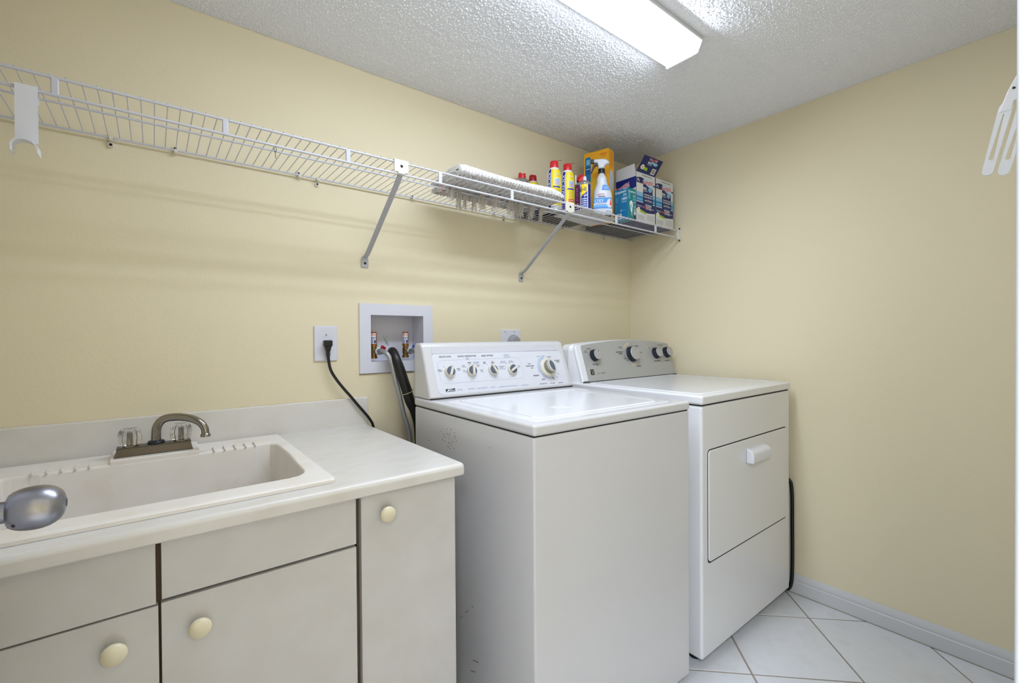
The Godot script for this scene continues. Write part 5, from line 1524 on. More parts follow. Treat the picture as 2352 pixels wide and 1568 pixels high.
func spray_bottle() -> void:
	var t := thing("spray_bottle", "white trigger spray bottle with blue cleaner label and black collar", "spray bottle", Vector3(-0.562, DECK, 0.268), -PI / 4)
	# rings of the bottle: height, half width, half depth
	var R := [[0.0, 0.041, 0.024], [0.003, 0.0445, 0.0272], [0.010, 0.0455, 0.028], [0.060, 0.0455, 0.028], [0.098, 0.0440, 0.0275], [0.118, 0.0395, 0.0260], [0.138, 0.0305, 0.0235], [0.150, 0.0255, 0.0220], [0.160, 0.0235, 0.0215], [0.172, 0.0235, 0.0215], [0.182, 0.0215, 0.0205], [0.190, 0.0165, 0.0165], [0.197, 0.0125, 0.0125], [0.205, 0.0120, 0.0120]]
	var shift := func(y: float) -> float: return -0.004 * clampf((y - 0.09) / 0.08, 0, 1)
	var K := 40
	var P := []
	for q in R:
		var s := ring2(q[1], q[2], K, 2.6)
		for k in K + 1: P.append(Vector3(s[k % K].x + shift.call(q[0]), q[0], s[k % K].y))
	part("bottle", Geo.new().grid(P, R.size(), K + 1), mat_keep("bottle_white", Color(0.86, 0.87, 0.90), 0.3), t)
	var wd := func(y: float) -> Vector2:
		for i in R.size() - 1:
			if y <= R[i + 1][0]:
				var q: float = (y - R[i][0]) / (R[i + 1][0] - R[i][0])
				return Vector2(lerpf(R[i][1], R[i + 1][1], q), lerpf(R[i][2], R[i + 1][2], q))
		return Vector2(0.012, 0.012)
	var pr := new_print(func(u: float, vv: float, off: float) -> Vector3:
		var ab: Vector2 = wd.call(vv)
		var q := minf(absf(u) / ab.x, 0.995)
		return Vector3(u + shift.call(vv), vv, ab.y * pow(1.0 - pow(q, 2.6), 1.0 / 2.6) + off + 0.0002), true)
	var sky := Color(0.20, 0.55, 0.86)
	for k in 6:
		var v0 := 0.030 + 0.0085 * k
		pr.off = 0.00025
		pr.rect(-0.043, v0, 0.043, v0 + 0.0085, sky if k != 1 else Color(0.45, 0.72, 0.92))
	for k in 4:
		var v0 := 0.116 + 0.0065 * k
		pr.off = 0.00025
		var ww: float = wd.call(v0 + 0.0065).x
		pr.rect(-0.004 + k * 0.002, v0, ww * 0.94, v0 + 0.0065, Color(0.22, 0.56, 0.88))
	pr.off = 0.00045
	pr.arc(0.012, 0.128, 0.004, 0.0012, 0, TAU, Color(0.85, 0.92, 0.98)); pr.text("OXY", 0.022, 0.1275, 0.006, Color(0.85, 0.92, 0.98), 0.5, 0.010, 0, false)
	pr.text("RugDoctor", -0.010, 0.096, 0.0070, Color(0.78, 0.10, 0.12), 0.5, 0.034, 4, true, 0.2)
	pr.rect(-0.022, 0.0835, 0.010, 0.0895, Color(0.42, 0.45, 0.50))
	pr.text("OXY", -0.017, 0.066, 0.0155, Color(0.94, 0.97, 1.0), 0.5, 0.040, 0, false)
	pr.rect(-0.043, 0.049, 0.020, 0.056, Color(0.88, 0.90, 0.93)); pr.text("STAIN REMOVER", -0.010, 0.0525, 0.0032, Color(0.70, 0.32, 0.35), 0.5, 0.042)
	pr.oval(0.030, 0.054, 0.0125, 0.021, Color(0.86, 0.88, 0.92), 18)
	pr.poly(V2([0.0295, 0.074, 0.0370, 0.066, 0.0395, 0.055, 0.0370, 0.043, 0.0300, 0.036, 0.0250, 0.036, 0.0265, 0.044, 0.0320, 0.052, 0.0330, 0.063]), Color(0.84, 0.22, 0.22))
	pr.line(V2([0.0300, 0.0745, 0.0375, 0.0665, 0.0402, 0.055, 0.0375, 0.0425, 0.030, 0.034]), 0.0010, Color(0.15, 0.10, 0.20))
	pr.rect(-0.043, 0.008, 0.043, 0.028, Color(0.80, 0.82, 0.86)); pr.rect(0.012, 0.010, 0.040, 0.020, Color(0.66, 0.68, 0.72))
	part("printed_label", pr.g, M.printed, t)
	part("collar", Geo.new().at(T(Vector3(-0.004, 0.201, 0))).lathe(V2([0.0135, 0, 0.0155, 0.001, 0.0152, 0.018, 0.0150, 0.021, 0.0118, 0.023, 0, 0.023]), 28), M.black_plastic, t)
	var hp := V2([-0.015, 0.0, 0.012, 0.0, 0.013, 0.010, 0.020, 0.018, 0.0345, 0.024, 0.0365, 0.029, 0.031, 0.038, 0.018, 0.0455, 0.002, 0.0480, -0.020, 0.0470, -0.0375, 0.0455, -0.0375, 0.0300, -0.022, 0.0285, -0.018, 0.020])
	var head := Geo.new().at(T(Vector3(-0.004, 0.223, 0)))
	head.prism(hp, 0.0, 0.013, 0.006)
	head.at(T(Vector3(-0.004, 0.223, 0), Vector3(0, PI, 0)))
	var hm := []
	for p in hp: hm.append(Vector2(-p.x, p.y))
	head.prism(hm, 0.0, 0.013, 0.006)
	part("spray_head", head, M.bottle_white, t)
	part("nozzle", Geo.new().rbox(Vector3(-0.0535, 0.2520, -0.0085), Vector3(-0.0405, 0.2695, 0.0085), 0.002, 2), M.black_plastic, t)
	part("trigger", Geo.new().at(T(Vector3(-0.004, 0.223, 0))).prism(V2([-0.020, 0.030, -0.036, 0.028, -0.0405, 0.018, -0.0475, -0.006, -0.0500, -0.017, -0.0465, -0.018, -0.0350, 0.006, -0.0285, 0.015, -0.0185, 0.018]), -0.006, 0.006, 0.002), M.black_plastic, t)

func carton(t: Node3D, w: float, h: float, d: float, m: Material) -> MeshInstance3D:    # closed box, front-left-bottom corner at the origin, going back
	return part("carton", Geo.new().rbox(Vector3(0, 0, -d), Vector3(w, h, 0), 0.0008), m, t)

func damp_art(pr: Print, w: float, h: float) -> void:
	var navy := Color(0.07, 0.12, 0.36)
	var pale := Color(0.86, 0.86, 0.86)
	var W := Color(0.96, 0.97, 0.98)
	pr.rect(0.0005, 0.0005, w - 0.0005, h - 0.0005, pale)
	# navy field with a curved head and foot
	var up := []
	for i in 11:
		var q := float(i) / 10
		up.append(Vector2(lerpf(0.001, w - 0.001, q), h - 0.030 + 0.012 * sin(PI * minf(q * 1.6, 1.0)) - 0.016 * q))
	var lo := []
	for i in 11:
		var q := 1.0 - float(i) / 10
		lo.append(Vector2(lerpf(0.001, w - 0.001, q), 0.056 - 0.006 * sin(PI * q) + (0.006 if q < 0.1 else 0.0)))
	pr.poly(up + lo, navy)
	# pictured bags: white, with blue granules at the foot
	for q in [[0.002, w * 0.355], [w * 0.865, w - 0.002]]:
		pr.rect(q[0], 0.098, q[1], h - 0.053, Color(0.87, 0.865, 0.855))
		pr.rect(q[0], 0.100, q[1], 0.148, Color(0.55, 0.74, 0.86)); pr.rect(q[0], 0.100, q[1], 0.128, Color(0.16, 0.52, 0.74)); pr.rect(q[0] + 0.004, 0.108, q[1] - 0.004, 0.117, Color(0.42, 0.70, 0.85))
		pr.rect(q[0], 0.0975, q[1], 0.1005, W)
	# hanger hook of the bag
	pr.arc(w * 0.105, h - 0.042, 0.0055, 0.0035, -0.9, PI * 1.15, W, 12)
	pr.poly(V2([w * 0.36, h - 0.038, w * 0.40, h - 0.028, w * 0.52, h - 0.022, w * 0.88, h - 0.030, w * 0.90, h - 0.052, w * 0.86, h - 0.066, w * 0.62, h - 0.062]), Color(0.72, 0.84, 0.92))
	pr.text("DampRid", w * 0.625, h - 0.0435, 0.0230, W, 0.5, w * 0.535, 3)
	pr.text("DampRid", w * 0.625, h - 0.0435, 0.0205, Color(0.85, 0.16, 0.12), 0.5, w * 0.51, 3)
	pr.text("MAX", w * 0.455, h - 0.073, 0.0125, W, 0.5, w * 0.19)
	pr.poly(V2([w * 0.60, h - 0.075, w * 0.70, h - 0.063, w * 0.84, h - 0.068, w * 0.80, h - 0.084, w * 0.68, h - 0.088]), Color(0.50, 0.72, 0.86))
	pr.rect(w * 0.38, h - 0.0875, w * 0.58, h - 0.0835, Color(0.7, 0.74, 0.84))
	pr.text("Attracts & Traps", w * 0.625, h - 0.104, 0.0078, W, 0.5, w * 0.42); pr.text("Excess Moisture", w * 0.625, h - 0.114, 0.0078, W, 0.5, w * 0.42)
	pr.rect(w * 0.52, h - 0.1235, w * 0.74, h - 0.1220, Color(0.3, 0.45, 0.70))
	pr.text("Lasts 75 Days", w * 0.625, h - 0.1330, 0.0080, W, 0.5, w * 0.37)
	pr.rect(w * 0.52, h - 0.1435, w * 0.74, h - 0.1420, Color(0.3, 0.45, 0.70))
	pr.text("Time Release", w * 0.635, h - 0.1535, 0.0078, W, 0.5, w * 0.34); pr.text("Fragrance", w * 0.635, h - 0.1635, 0.0078, W, 0.5, w * 0.27); pr.text("Technology", w * 0.635, h - 0.1735, 0.0078, W, 0.5, w * 0.30)
	pr.text("ABSORBS", w * 0.16, 0.078, 0.0058, Color(0.75, 0.80, 0.92), 0.5, w * 0.24, -4); pr.text("20% MORE", w * 0.49, 0.0765, 0.0088, Color(0.86, 0.42, 0.40), 0.5, w * 0.36, -2); pr.text("MOISTURE*", w * 0.82, 0.074, 0.0055, Color(0.75, 0.80, 0.92), 0.5, w * 0.24, -4)
	pr.poly(V2([w * 0.18, 0.062, w * 0.50, 0.052, w * 0.50, 0.041, w * 0.18, 0.050]), Color(0.62, 0.74, 0.20))
	for i in 6:
		var a := TAU * i / 6
		pr.oval(w * 0.12 + cos(a) * 0.007, 0.060 + sin(a) * 0.007, 0.0055, 0.0055, Color(0.95, 0.93, 0.86), 10)
	pr.oval(w * 0.12, 0.060, 0.0045, 0.0045, Color(0.88, 0.68, 0.30), 10)
	for i in 4:
		pr.rect(w * 0.06, 0.012 + i * 0.006, w * 0.42, 0.0145 + i * 0.006, Color(0.68, 0.68, 0.68)); pr.rect(w * 0.54, 0.014 + i * 0.0075, w * 0.92, 0.0170 + i * 0.0075, Color(0.70, 0.70, 0.69))
	pr.text("Hanging Moisture Absorber", w * 0.56, h - 0.0115, 0.0050, Color(0.30, 0.34, 0.44), 0.5, w * 0.52)

func boxes() -> void:
	var navy := mat_keep("box_navy", Color(0.07, 0.12, 0.36), 0.45)
	var white := mat_keep("box_white", Color(0.84, 0.84, 0.86), 0.6)
	var w := 0.157
	var h := 0.245
	var zf := 0.3145
	# closed moisture-absorber box next to the right wall
	var b := thing("absorber_box", "closed navy and white moisture absorber box nearest the right wall", "box", Vector3(-0.203, DECK, zf), 0.0, "moisture absorber boxes")
	carton(b, w, h, 0.125, navy)
	var pr := new_print(on_face(Vector3.ZERO, Vector3.RIGHT, Vector3.UP))
	damp_art(pr, w, h)
	part("printed_label", pr.g, M.printed, b)
	# the opened one to its left
	var a := thing("absorber_box", "opened navy and white moisture absorber box with its lid flaps standing up", "box", Vector3(-0.3655, DECK, zf), 0.0, "moisture absorber boxes")
	var g := Geo.new()
	var th := 0.0012
	g.rbox(Vector3(0, 0, -0.125), Vector3(w, th, 0))
	g.rbox(Vector3(0, th, -th), Vector3(w, h, 0)); g.rbox(Vector3(0, th, -0.125), Vector3(w, h, -0.125 + th))
	g.rbox(Vector3(0, th, -0.125 + th), Vector3(th, h - 0.024, -th)); g.rbox(Vector3(w - th, th, -0.125 + th), Vector3(w, h, -th))
	part("carton", g, navy, a)
	pr = new_print(on_face(Vector3.ZERO, Vector3.RIGHT, Vector3.UP))
	damp_art(pr, w, h)
	# left side: logo on navy, torn white at the lower right
	pr.place = on_face(Vector3(0, 0, -0.125), Vector3.BACK, Vector3.UP)
	pr.rect(0.0005, 0.0005, 0.1245, h - 0.0245, Color(0.07, 0.15, 0.48))
	pr.poly(V2([0.030, h - 0.128, 0.046, h - 0.112, 0.062, h - 0.106, 0.066, h - 0.100, 0.080, h - 0.094, 0.084, h - 0.086, 0.100, h - 0.082, 0.1245, h - 0.078, 0.1245, 0.002, 0.030, 0.002]), Color(0.80, 0.81, 0.84))
	pr.poly(V2([0.006, h - 0.084, 0.024, h - 0.062, 0.060, h - 0.046, 0.082, h - 0.050, 0.080, h - 0.072, 0.050, h - 0.092, 0.020, h - 0.096]), Color(0.66, 0.80, 0.90))
	pr.text("DampRid", 0.042, h - 0.066, 0.0250, Color(0.95, 0.95, 0.97), 0.5, 0.086, 9)
	pr.text("DampRid", 0.042, h - 0.066, 0.0225, Color(0.85, 0.16, 0.12), 0.5, 0.082, 9)
	pr.text("MAX", 0.014, h - 0.100, 0.009, Color(0.92, 0.93, 0.96), 0.5, 0.018)
	part("printed_label", pr.g, M.printed, a)
	# left flap stands straight up, white inside; front flap leans back with the top print
	var fg := Geo.new()
	var fy := h - 0.024
	fg.prism([Vector2(-0.0005, 0), Vector2(0.1235, 0), Vector2(0.116, 0.062), Vector2(0.004, 0.058)], 0, 0.0012)
	var fb := Geo.new().at(Transform3D(Basis(Vector3.BACK, Vector3.UP, Vector3.LEFT).rotated(Vector3.BACK, 0.04), Vector3(0.0012, fy, -0.1245)))
	fb.prism([Vector2(-0.0005, 0), Vector2(0.1235, 0), Vector2(0.116, 0.062), Vector2(0.004, 0.058)], 0, 0.0012)
	part("side_flap", fb, white, a, "white side flap")
	# hinge along the front top edge: the lid leans up and back to the right
	var up := Vector3(0.030, 0.074, 0.026).normalized()
	var ex := Vector3(1.0, 0.0, 0.0)
	var nn := ex.cross(up).normalized()
	var LT := Transform3D(Basis(ex, up, nn), Vector3(0.002, h, -0.001))
	var lf := Geo.new().at(LT)
	lf.rbox(Vector3(0, 0, 0), Vector3(w - 0.004, 0.090, 0.0012))
	var lp := part("lid_flap", lf, navy, a, "navy lid flap leaning up with a barcode")
	var p2 := new_print(on_face(LT * Vector3(0, 0, 0.0012), LT.basis.x, LT.basis.y))
	p2.poly(V2([0.070, 0.070, 0.128, 0.066, 0.122, 0.052, 0.096, 0.054]), Color(0.55, 0.78, 0.88))
	p2.text("DampRid", 0.082, 0.0765, 0.0130, Color(0.95, 0.95, 0.97), 0.5, 0.062)
	p2.text("DampRid", 0.082, 0.0765, 0.0115, Color(0.85, 0.22, 0.18), 0.5, 0.059)
	p2.text("MAX", 0.066, 0.060, 0.0120, Color(0.95, 0.95, 0.97), 0.5, 0.032)
	p2.rect(0.050, 0.0475, 0.088, 0.0505, Color(0.60, 0.66, 0.80))
	p2.poly(V2([0.030, 0.034, 0.066, 0.032, 0.072, 0.016, 0.034, 0.018]), Color(0.60, 0.76, 0.18))
	for i in 6:
		var an := TAU * i / 6
		p2.oval(0.026 + cos(an) * 0.008, 0.030 + sin(an) * 0.007, 0.0065, 0.006, Color(0.95, 0.93, 0.86), 10)
	p2.oval(0.026, 0.030, 0.0055, 0.005, Color(0.85, 0.50, 0.25), 10)
	p2.bars(0.104, 0.008, 0.032, 0.030)
	part("printed_label", p2.g, M.printed, lp)

	# teal light bulb box
	var c := thing("bulb_box", "teal light bulb carton standing left of the opened absorber box", "box", Vector3(-0.4315, DECK, 0.3145))
	var teal := mat_keep("box_teal", Color(0.05, 0.50, 0.62), 0.4)
	var bw := 0.062
	var bh := 0.152
	var bd := 0.080
	carton(c, bw, bh, bd, teal)
	pr = new_print(on_face(Vector3.ZERO, Vector3.RIGHT, Vector3.UP))
	var tw := Color(0.90, 0.96, 0.97)
	pr.rect(0.0005, 0.0005, bw - 0.0005, bh - 0.0005, Color(0.05, 0.52, 0.56))
	pr.text("Ecosmart", bw * 0.52, bh - 0.016, 0.0105, tw, 0.5, bw * 0.86)
	pr.text("LED", bw * 0.78, bh - 0.036, 0.0085, tw, 0.5, 0.016)
	for i in 4: pr.rect(0.006, bh - 0.052 + i * 0.0075, 0.017, bh - 0.0475 + i * 0.0075, Color(0.55, 0.80, 0.84))
	pr.rect(bw * 0.62, bh - 0.058, bw * 0.95, bh - 0.046, Color(0.30, 0.68, 0.72)); pr.rect(bw * 0.66, bh - 0.068, bw * 0.92, bh - 0.064, Color(0.62, 0.84, 0.86))
	pr.oval(bw * 0.42, 0.072, 0.0135, 0.020, Color(0.93, 0.95, 0.96), 20); pr.poly(V2([bw * 0.26, 0.060, bw * 0.58, 0.060, bw * 0.55, 0.036, bw * 0.40, 0.036]), Color(0.93, 0.95, 0.96))
	pr.oval(bw * 0.36, 0.064, 0.0085, 0.0115, Color(0.62, 0.82, 0.84), 16)
	pr.rect(bw * 0.41, 0.020, bw * 0.55, 0.036, Color(0.70, 0.68, 0.66)); pr.rect(bw * 0.44, 0.014, bw * 0.52, 0.021, Color(0.75, 0.35, 0.30))
	pr.text("1", bw * 0.84, 0.062, 0.014, tw); pr.rect(bw * 0.74, 0.047, bw * 0.97, 0.051, tw); pr.rect(bw * 0.76, 0.026, bw * 0.97, 0.042, Color(0.88, 0.88, 0.86)); pr.rect(bw * 0.76, 0.004, bw * 0.97, 0.023, Color(0.16, 0.14, 0.12))
	pr.place = on_face(Vector3(0, 0, -bd), Vector3.BACK, Vector3.UP)
	pr.rect(0.0005, 0.0005, bd - 0.0005, bh - 0.0005, Color(0.05, 0.47, 0.68))
	pr.text("Ecosmart", bd * 0.48, bh - 0.014, 0.0120, tw, 0.5, bd * 0.82); pr.rect(bd * 0.66, bh - 0.0035, bd * 0.95, bh - 0.0015, tw)
	pr.text("LED", bd * 0.78, bh - 0.031, 0.0090, tw, 0.5, bd * 0.25)
	pr.rect(bd * 0.54, bh - 0.057, bd * 0.97, bh - 0.043, Color(0.70, 0.86, 0.92)); pr.rect(bd * 0.56, bh - 0.0555, bd * 0.95, bh - 0.0445, Color(0.10, 0.48, 0.68)); pr.rect(bd * 0.62, bh - 0.0525, bd * 0.90, bh - 0.0475, tw)
	pr.rect(bd * 0.56, bh - 0.067, bd * 0.92, bh - 0.0635, Color(0.62, 0.82, 0.90))
	for i in 4: pr.rect(bd * 0.08, bh - 0.063 + i * 0.007, bd * (0.24 + 0.04 * (i % 2)), bh - 0.060 + i * 0.007, Color(0.35, 0.66, 0.80))
	for i in 5: pr.rect(bd * 0.08, 0.048 + i * 0.0065, bd * 0.18, 0.050 + i * 0.0065, Color(0.35, 0.66, 0.80))
	pr.arc(bd * 0.50, 0.047, 0.0030, 0.0014, 0, TAU, tw, 12); pr.rect(bd * 0.58, 0.0455, bd * 0.84, 0.0475, Color(0.45, 0.72, 0.84))
	pr.bars(bd * 0.03, 0.006, bd * 0.50, 0.026)
	part("printed_label", pr.g, M.printed, c)

	# tall yellow box, turned
	var dir := Vector3(-0.036, 0, -0.130).normalized()      # its wide face runs back along this
	var yw := 0.134
	var yd := 0.0626
	var y := thing("cleaning_box", "tall orange-yellow carton standing behind the white spray bottle", "box", Vector3(-0.482, DECK, 0.239), atan2(-dir.z, dir.x) + PI)
	# local axes: +x runs from the far edge of the wide face to the near one, so the face looks along +z
	var yh := 0.354
	part("carton", Geo.new().rbox(Vector3(-yw, 0, -yd), Vector3(0, yh, 0), 0.0008), mat_keep("box_yellow", Color(0.98, 0.71, 0.13), 0.45), y)
	pr = new_print(on_face(Vector3(-yw, 0, 0), Vector3.RIGHT, Vector3.UP))
	pr.rect(yw * 0.64, yh - 0.024, yw * 0.93, yh - 0.018, Color(0.90, 0.50, 0.12)); pr.rect(yw * 0.72, yh - 0.034, yw * 0.92, yh - 0.029, Color(0.92, 0.52, 0.12))
	pr.poly(rrect(yw * 0.05, yh - 0.150, yw * 0.28, yh - 0.022, 0.008, 4), Color(0.10, 0.50, 0.74)); pr.rect(yw * 0.07, yh - 0.105, yw * 0.27, yh - 0.070, Color(0.08, 0.34, 0.62)); pr.rect(yw * 0.10, yh - 0.060, yw * 0.24, yh - 0.034, Color(0.55, 0.78, 0.90)); pr.rect(yw * 0.09, yh - 0.083, yw * 0.25, yh - 0.079, Color(0.8, 0.9, 0.95))
	pr.poly(rrect(yw * 0.05, yh - 0.245, yw * 0.27, yh - 0.155, 0.008, 4), Color(0.86, 0.36, 0.08)); pr.rect(yw * 0.09, yh - 0.185, yw * 0.24, yh - 0.178, Color(0.95, 0.62, 0.35)); pr.line(V2([yw * 0.13, yh - 0.222, yw * 0.17, yh - 0.200, yw * 0.20, yh - 0.222]), 0.004, Color(0.95, 0.55, 0.32))
	pr.oval(yw * 0.42, yh - 0.215, 0.032, 0.085, Color(0.96, 0.78, 0.16), 24)
	pr.oval(yw * 0.82, yh - 0.195, 0.020, 0.062, Color(0.74, 0.84, 0.92), 20)
	pr.rect(yw * 0.10, 0.012, yw * 0.9, 0.075, Color(0.90, 0.44, 0.10))
	pr.place = on_face(Vector3(0, 0, 0), Vector3.FORWARD, Vector3.UP)
	pr.oval(yd * 0.5, yh - 0.150, yd * 0.38, 0.052, Color(0.82, 0.85, 0.88), 20); pr.line(V2([yd * 0.48, yh - 0.13, yd * 0.52, yh - 0.165, yd * 0.55, yh - 0.195]), 0.003, Color(0.45, 0.48, 0.52))
	pr.rect(yd * 0.30, yh - 0.090, yd * 0.42, yh - 0.015, Color(0.95, 0.58, 0.10)); pr.rect(yd * 0.55, yh - 0.085, yd * 0.72, yh - 0.010, Color(0.95, 0.58, 0.10))
	pr.rect(yd * 0.35, yh - 0.290, yd * 0.55, yh - 0.225, Color(0.93, 0.55, 0.10))
	part("printed_label", pr.g, M.printed, y)

	# flat things lying on the deck wires
	var s := thing("paper_sheet", "flat white card with black lettering lying on the deck under the spray bottle", "card", Vector3(-0.62, DECK, 0.16), 0.12)
	# it lies under the bottle and the cans as a thin liner, so it sits just on the wires
	s.position.y = DECK - 0.0012
	part("card", Geo.new().rbox(Vector3(-0.13, 0.0, -0.045), Vector3(0.155, 0.0008, 0.135)), M.white_card, s)
	var sp := new_print(on_face(Vector3(0, 0, 0), Vector3.RIGHT, Vector3.BACK))
	for q in [[-0.050, 0.100, 0.010], [-0.030, 0.108, 0.008], [-0.012, 0.098, 0.010], [0.004, 0.107, 0.008]]:
		sp.arc(q[0], q[1], q[2] * 0.75, 0.0014, 0.0, 5.2, Color(0.08, 0.08, 0.08), 14)
	sp.line(V2([0.030, 0.112, 0.036, 0.098, 0.042, 0.112]), 0.0016, Color(0.08, 0.08, 0.08))
	part("lettering", sp.g, M.printed, s)
	obj("folded_bag", Geo.new().at(T(Vector3(-0.98, DECK + 0.0002, 0.055))).rbox(Vector3(0.20, 0, -0.038), Vector3(0.45, 0.012, 0.080), 0.004), M.black_plastic, "flat black folded bag lying on the deck between the cans and the wall", "bag")
	obj("flat_carton", Geo.new().at(T(Vector3(-0.24, DECK + 0.0002, 0.095))).rbox(Vector3(-0.17, 0, -0.075), Vector3(0.18, 0.030, 0.082), 0.001), mat_keep("box_dark", Color(0.10, 0.11, 0.14), 0.6), "dark flat carton lying behind the absorber boxes, seen through the wires", "box")

# ---------------------------------------------------------------- rug
func rug() -> void:
	var t := thing("folded_rug", "folded white and grey knitted rug with fringe lying on the wire shelf", "rug", Vector3(-1.385, DECK, 0.0))
	var nz := FastNoiseLite.new()
	nz.seed = 12
	nz.frequency = 60.0
	nz.noise_type = FastNoiseLite.TYPE_SIMPLEX
	var white := Color(0.86, 0.85, 0.84).srgb_to_linear()
	var grey := Color(0.62, 0.59, 0.56).srgb_to_linear()
	var dark := Color(0.36, 0.32, 0.30).srgb_to_linear()
	# each layer: x from, x to, z from, z to, y from, y to, superellipse power, greyness
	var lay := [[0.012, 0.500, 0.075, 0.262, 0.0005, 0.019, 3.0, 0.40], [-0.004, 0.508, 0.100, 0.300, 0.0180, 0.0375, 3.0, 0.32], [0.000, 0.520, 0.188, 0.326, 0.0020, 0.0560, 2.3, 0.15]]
	var id := 0
	for q in lay:
		var nx := 170
		var ns := 40
		var P := []
		var C := []
		var cz: float = (q[2] + q[3]) / 2
		var cy: float = (q[4] + q[5]) / 2
		var rz: float = (q[3] - q[2]) / 2
		var ry: float = (q[5] - q[4]) / 2
		for i in nx:
			var fx := float(i) / (nx - 1)
			var x := lerpf(q[0], q[1], fx)
			var endf := minf(1.0, minf(fx, 1.0 - fx) * 22.0)
			var rnd := lerpf(0.55, 1.0, sqrt(endf)) if i > 0 and i < nx - 1 else 0.02
			for k in ns + 1:
				var a := TAU * (k % ns) / ns
				var c := cos(a)
				var s := sin(a)
				var pz := signf(c) * pow(absf(c), 2.0 / q[6])
				var py := signf(s) * pow(absf(s), 2.0 / q[6])
				var arc := a * (rz + ry) * 0.5
				var braid := 0.0022 * sin(x * 430.0 + absf(sin(arc * 190.0)) * 2.4) * (0.4 + 0.6 * absf(sin(arc * 190.0)))
				var d := 1.0 + (braid + 0.0016 * nz.get_noise_3d(x * 1.3, arc * 1.3, id)) / maxf(ry, 0.008)
				if py < -0.7: d = minf(d, 1.0)
				var sag := 0.004 * sin(x * 11.0 + id) * (0.0 if py < 0 else 1.0) * (1.0 if id == 2 else 0.3)
				if id == 2 and fx > 0.86: sag -= 0.10 * (fx - 0.86) * (1.0 if py > -0.2 else 0.0)
				P.append(Vector3(x, maxf(0.0004, cy + py * ry * d * rnd + sag), cz + pz * rz * (1.0 + (d - 1.0) * 0.3) * lerpf(1.0, rnd, 0.25)))
				var n := nz.get_noise_3d(x * 2.2 + 5.0, arc * 3.4, id * 3.0) * 0.5 + 0.5
				var n2 := nz.get_noise_3d(x * 5.0, arc * 6.0 + 9.0, id * 5.0)
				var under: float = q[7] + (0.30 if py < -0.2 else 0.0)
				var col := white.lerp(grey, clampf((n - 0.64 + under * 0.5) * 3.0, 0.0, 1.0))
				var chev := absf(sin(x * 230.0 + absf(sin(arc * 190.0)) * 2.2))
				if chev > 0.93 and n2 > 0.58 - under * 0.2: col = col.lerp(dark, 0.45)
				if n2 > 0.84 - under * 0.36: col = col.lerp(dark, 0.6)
				if fx < 0.006: col = white.lerp(dark, clampf(n2 * 1.6 - 0.3, 0.0, 0.9))
				C.append(col)
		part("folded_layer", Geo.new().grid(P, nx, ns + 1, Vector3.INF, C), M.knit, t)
		id += 1
	# dark rolled core that shows at the left end
	# fringe: yarn tassels hanging through the deck wires
	var g := Geo.new()
	var r2 := RandomNumberGenerator.new()
	r2.seed = 3
	for tassel in 17:
		var x := 0.040 + 0.028 * tassel + r2.randf_range(-0.008, 0.008)
		if tassel in [8, 9]: continue
		var z := 0.185 + r2.randf_range(-0.035, 0.04)
		var L := r2.randf_range(0.035, 0.062)
		for s in 18:
			var dx := r2.randf_range(-0.012, 0.012)
			var dz := r2.randf_range(-0.007, 0.007)
			var xx := x + dx * 0.5
			var wv := r2.randf_range(-0.003, 0.003)
			g.tube([Vector3(xx, 0.004, z + dz * 0.3), Vector3(x + dx * 0.8 - 0.001 + wv, -0.010, z + dz), Vector3(x + dx - 0.003 - wv, -0.010 - L * 0.45, z + dz * 1.2), Vector3(x + dx * 1.2 - 0.005 + wv, -0.010 - L * r2.randf_range(0.75, 1.05), z + dz * 1.5)], 0.0010, 4)
	var f := part("fringe", g, M.fringe_yarn, t, "off-white yarn fringe hanging through the wires")
	f.set_meta("kind", "stuff")

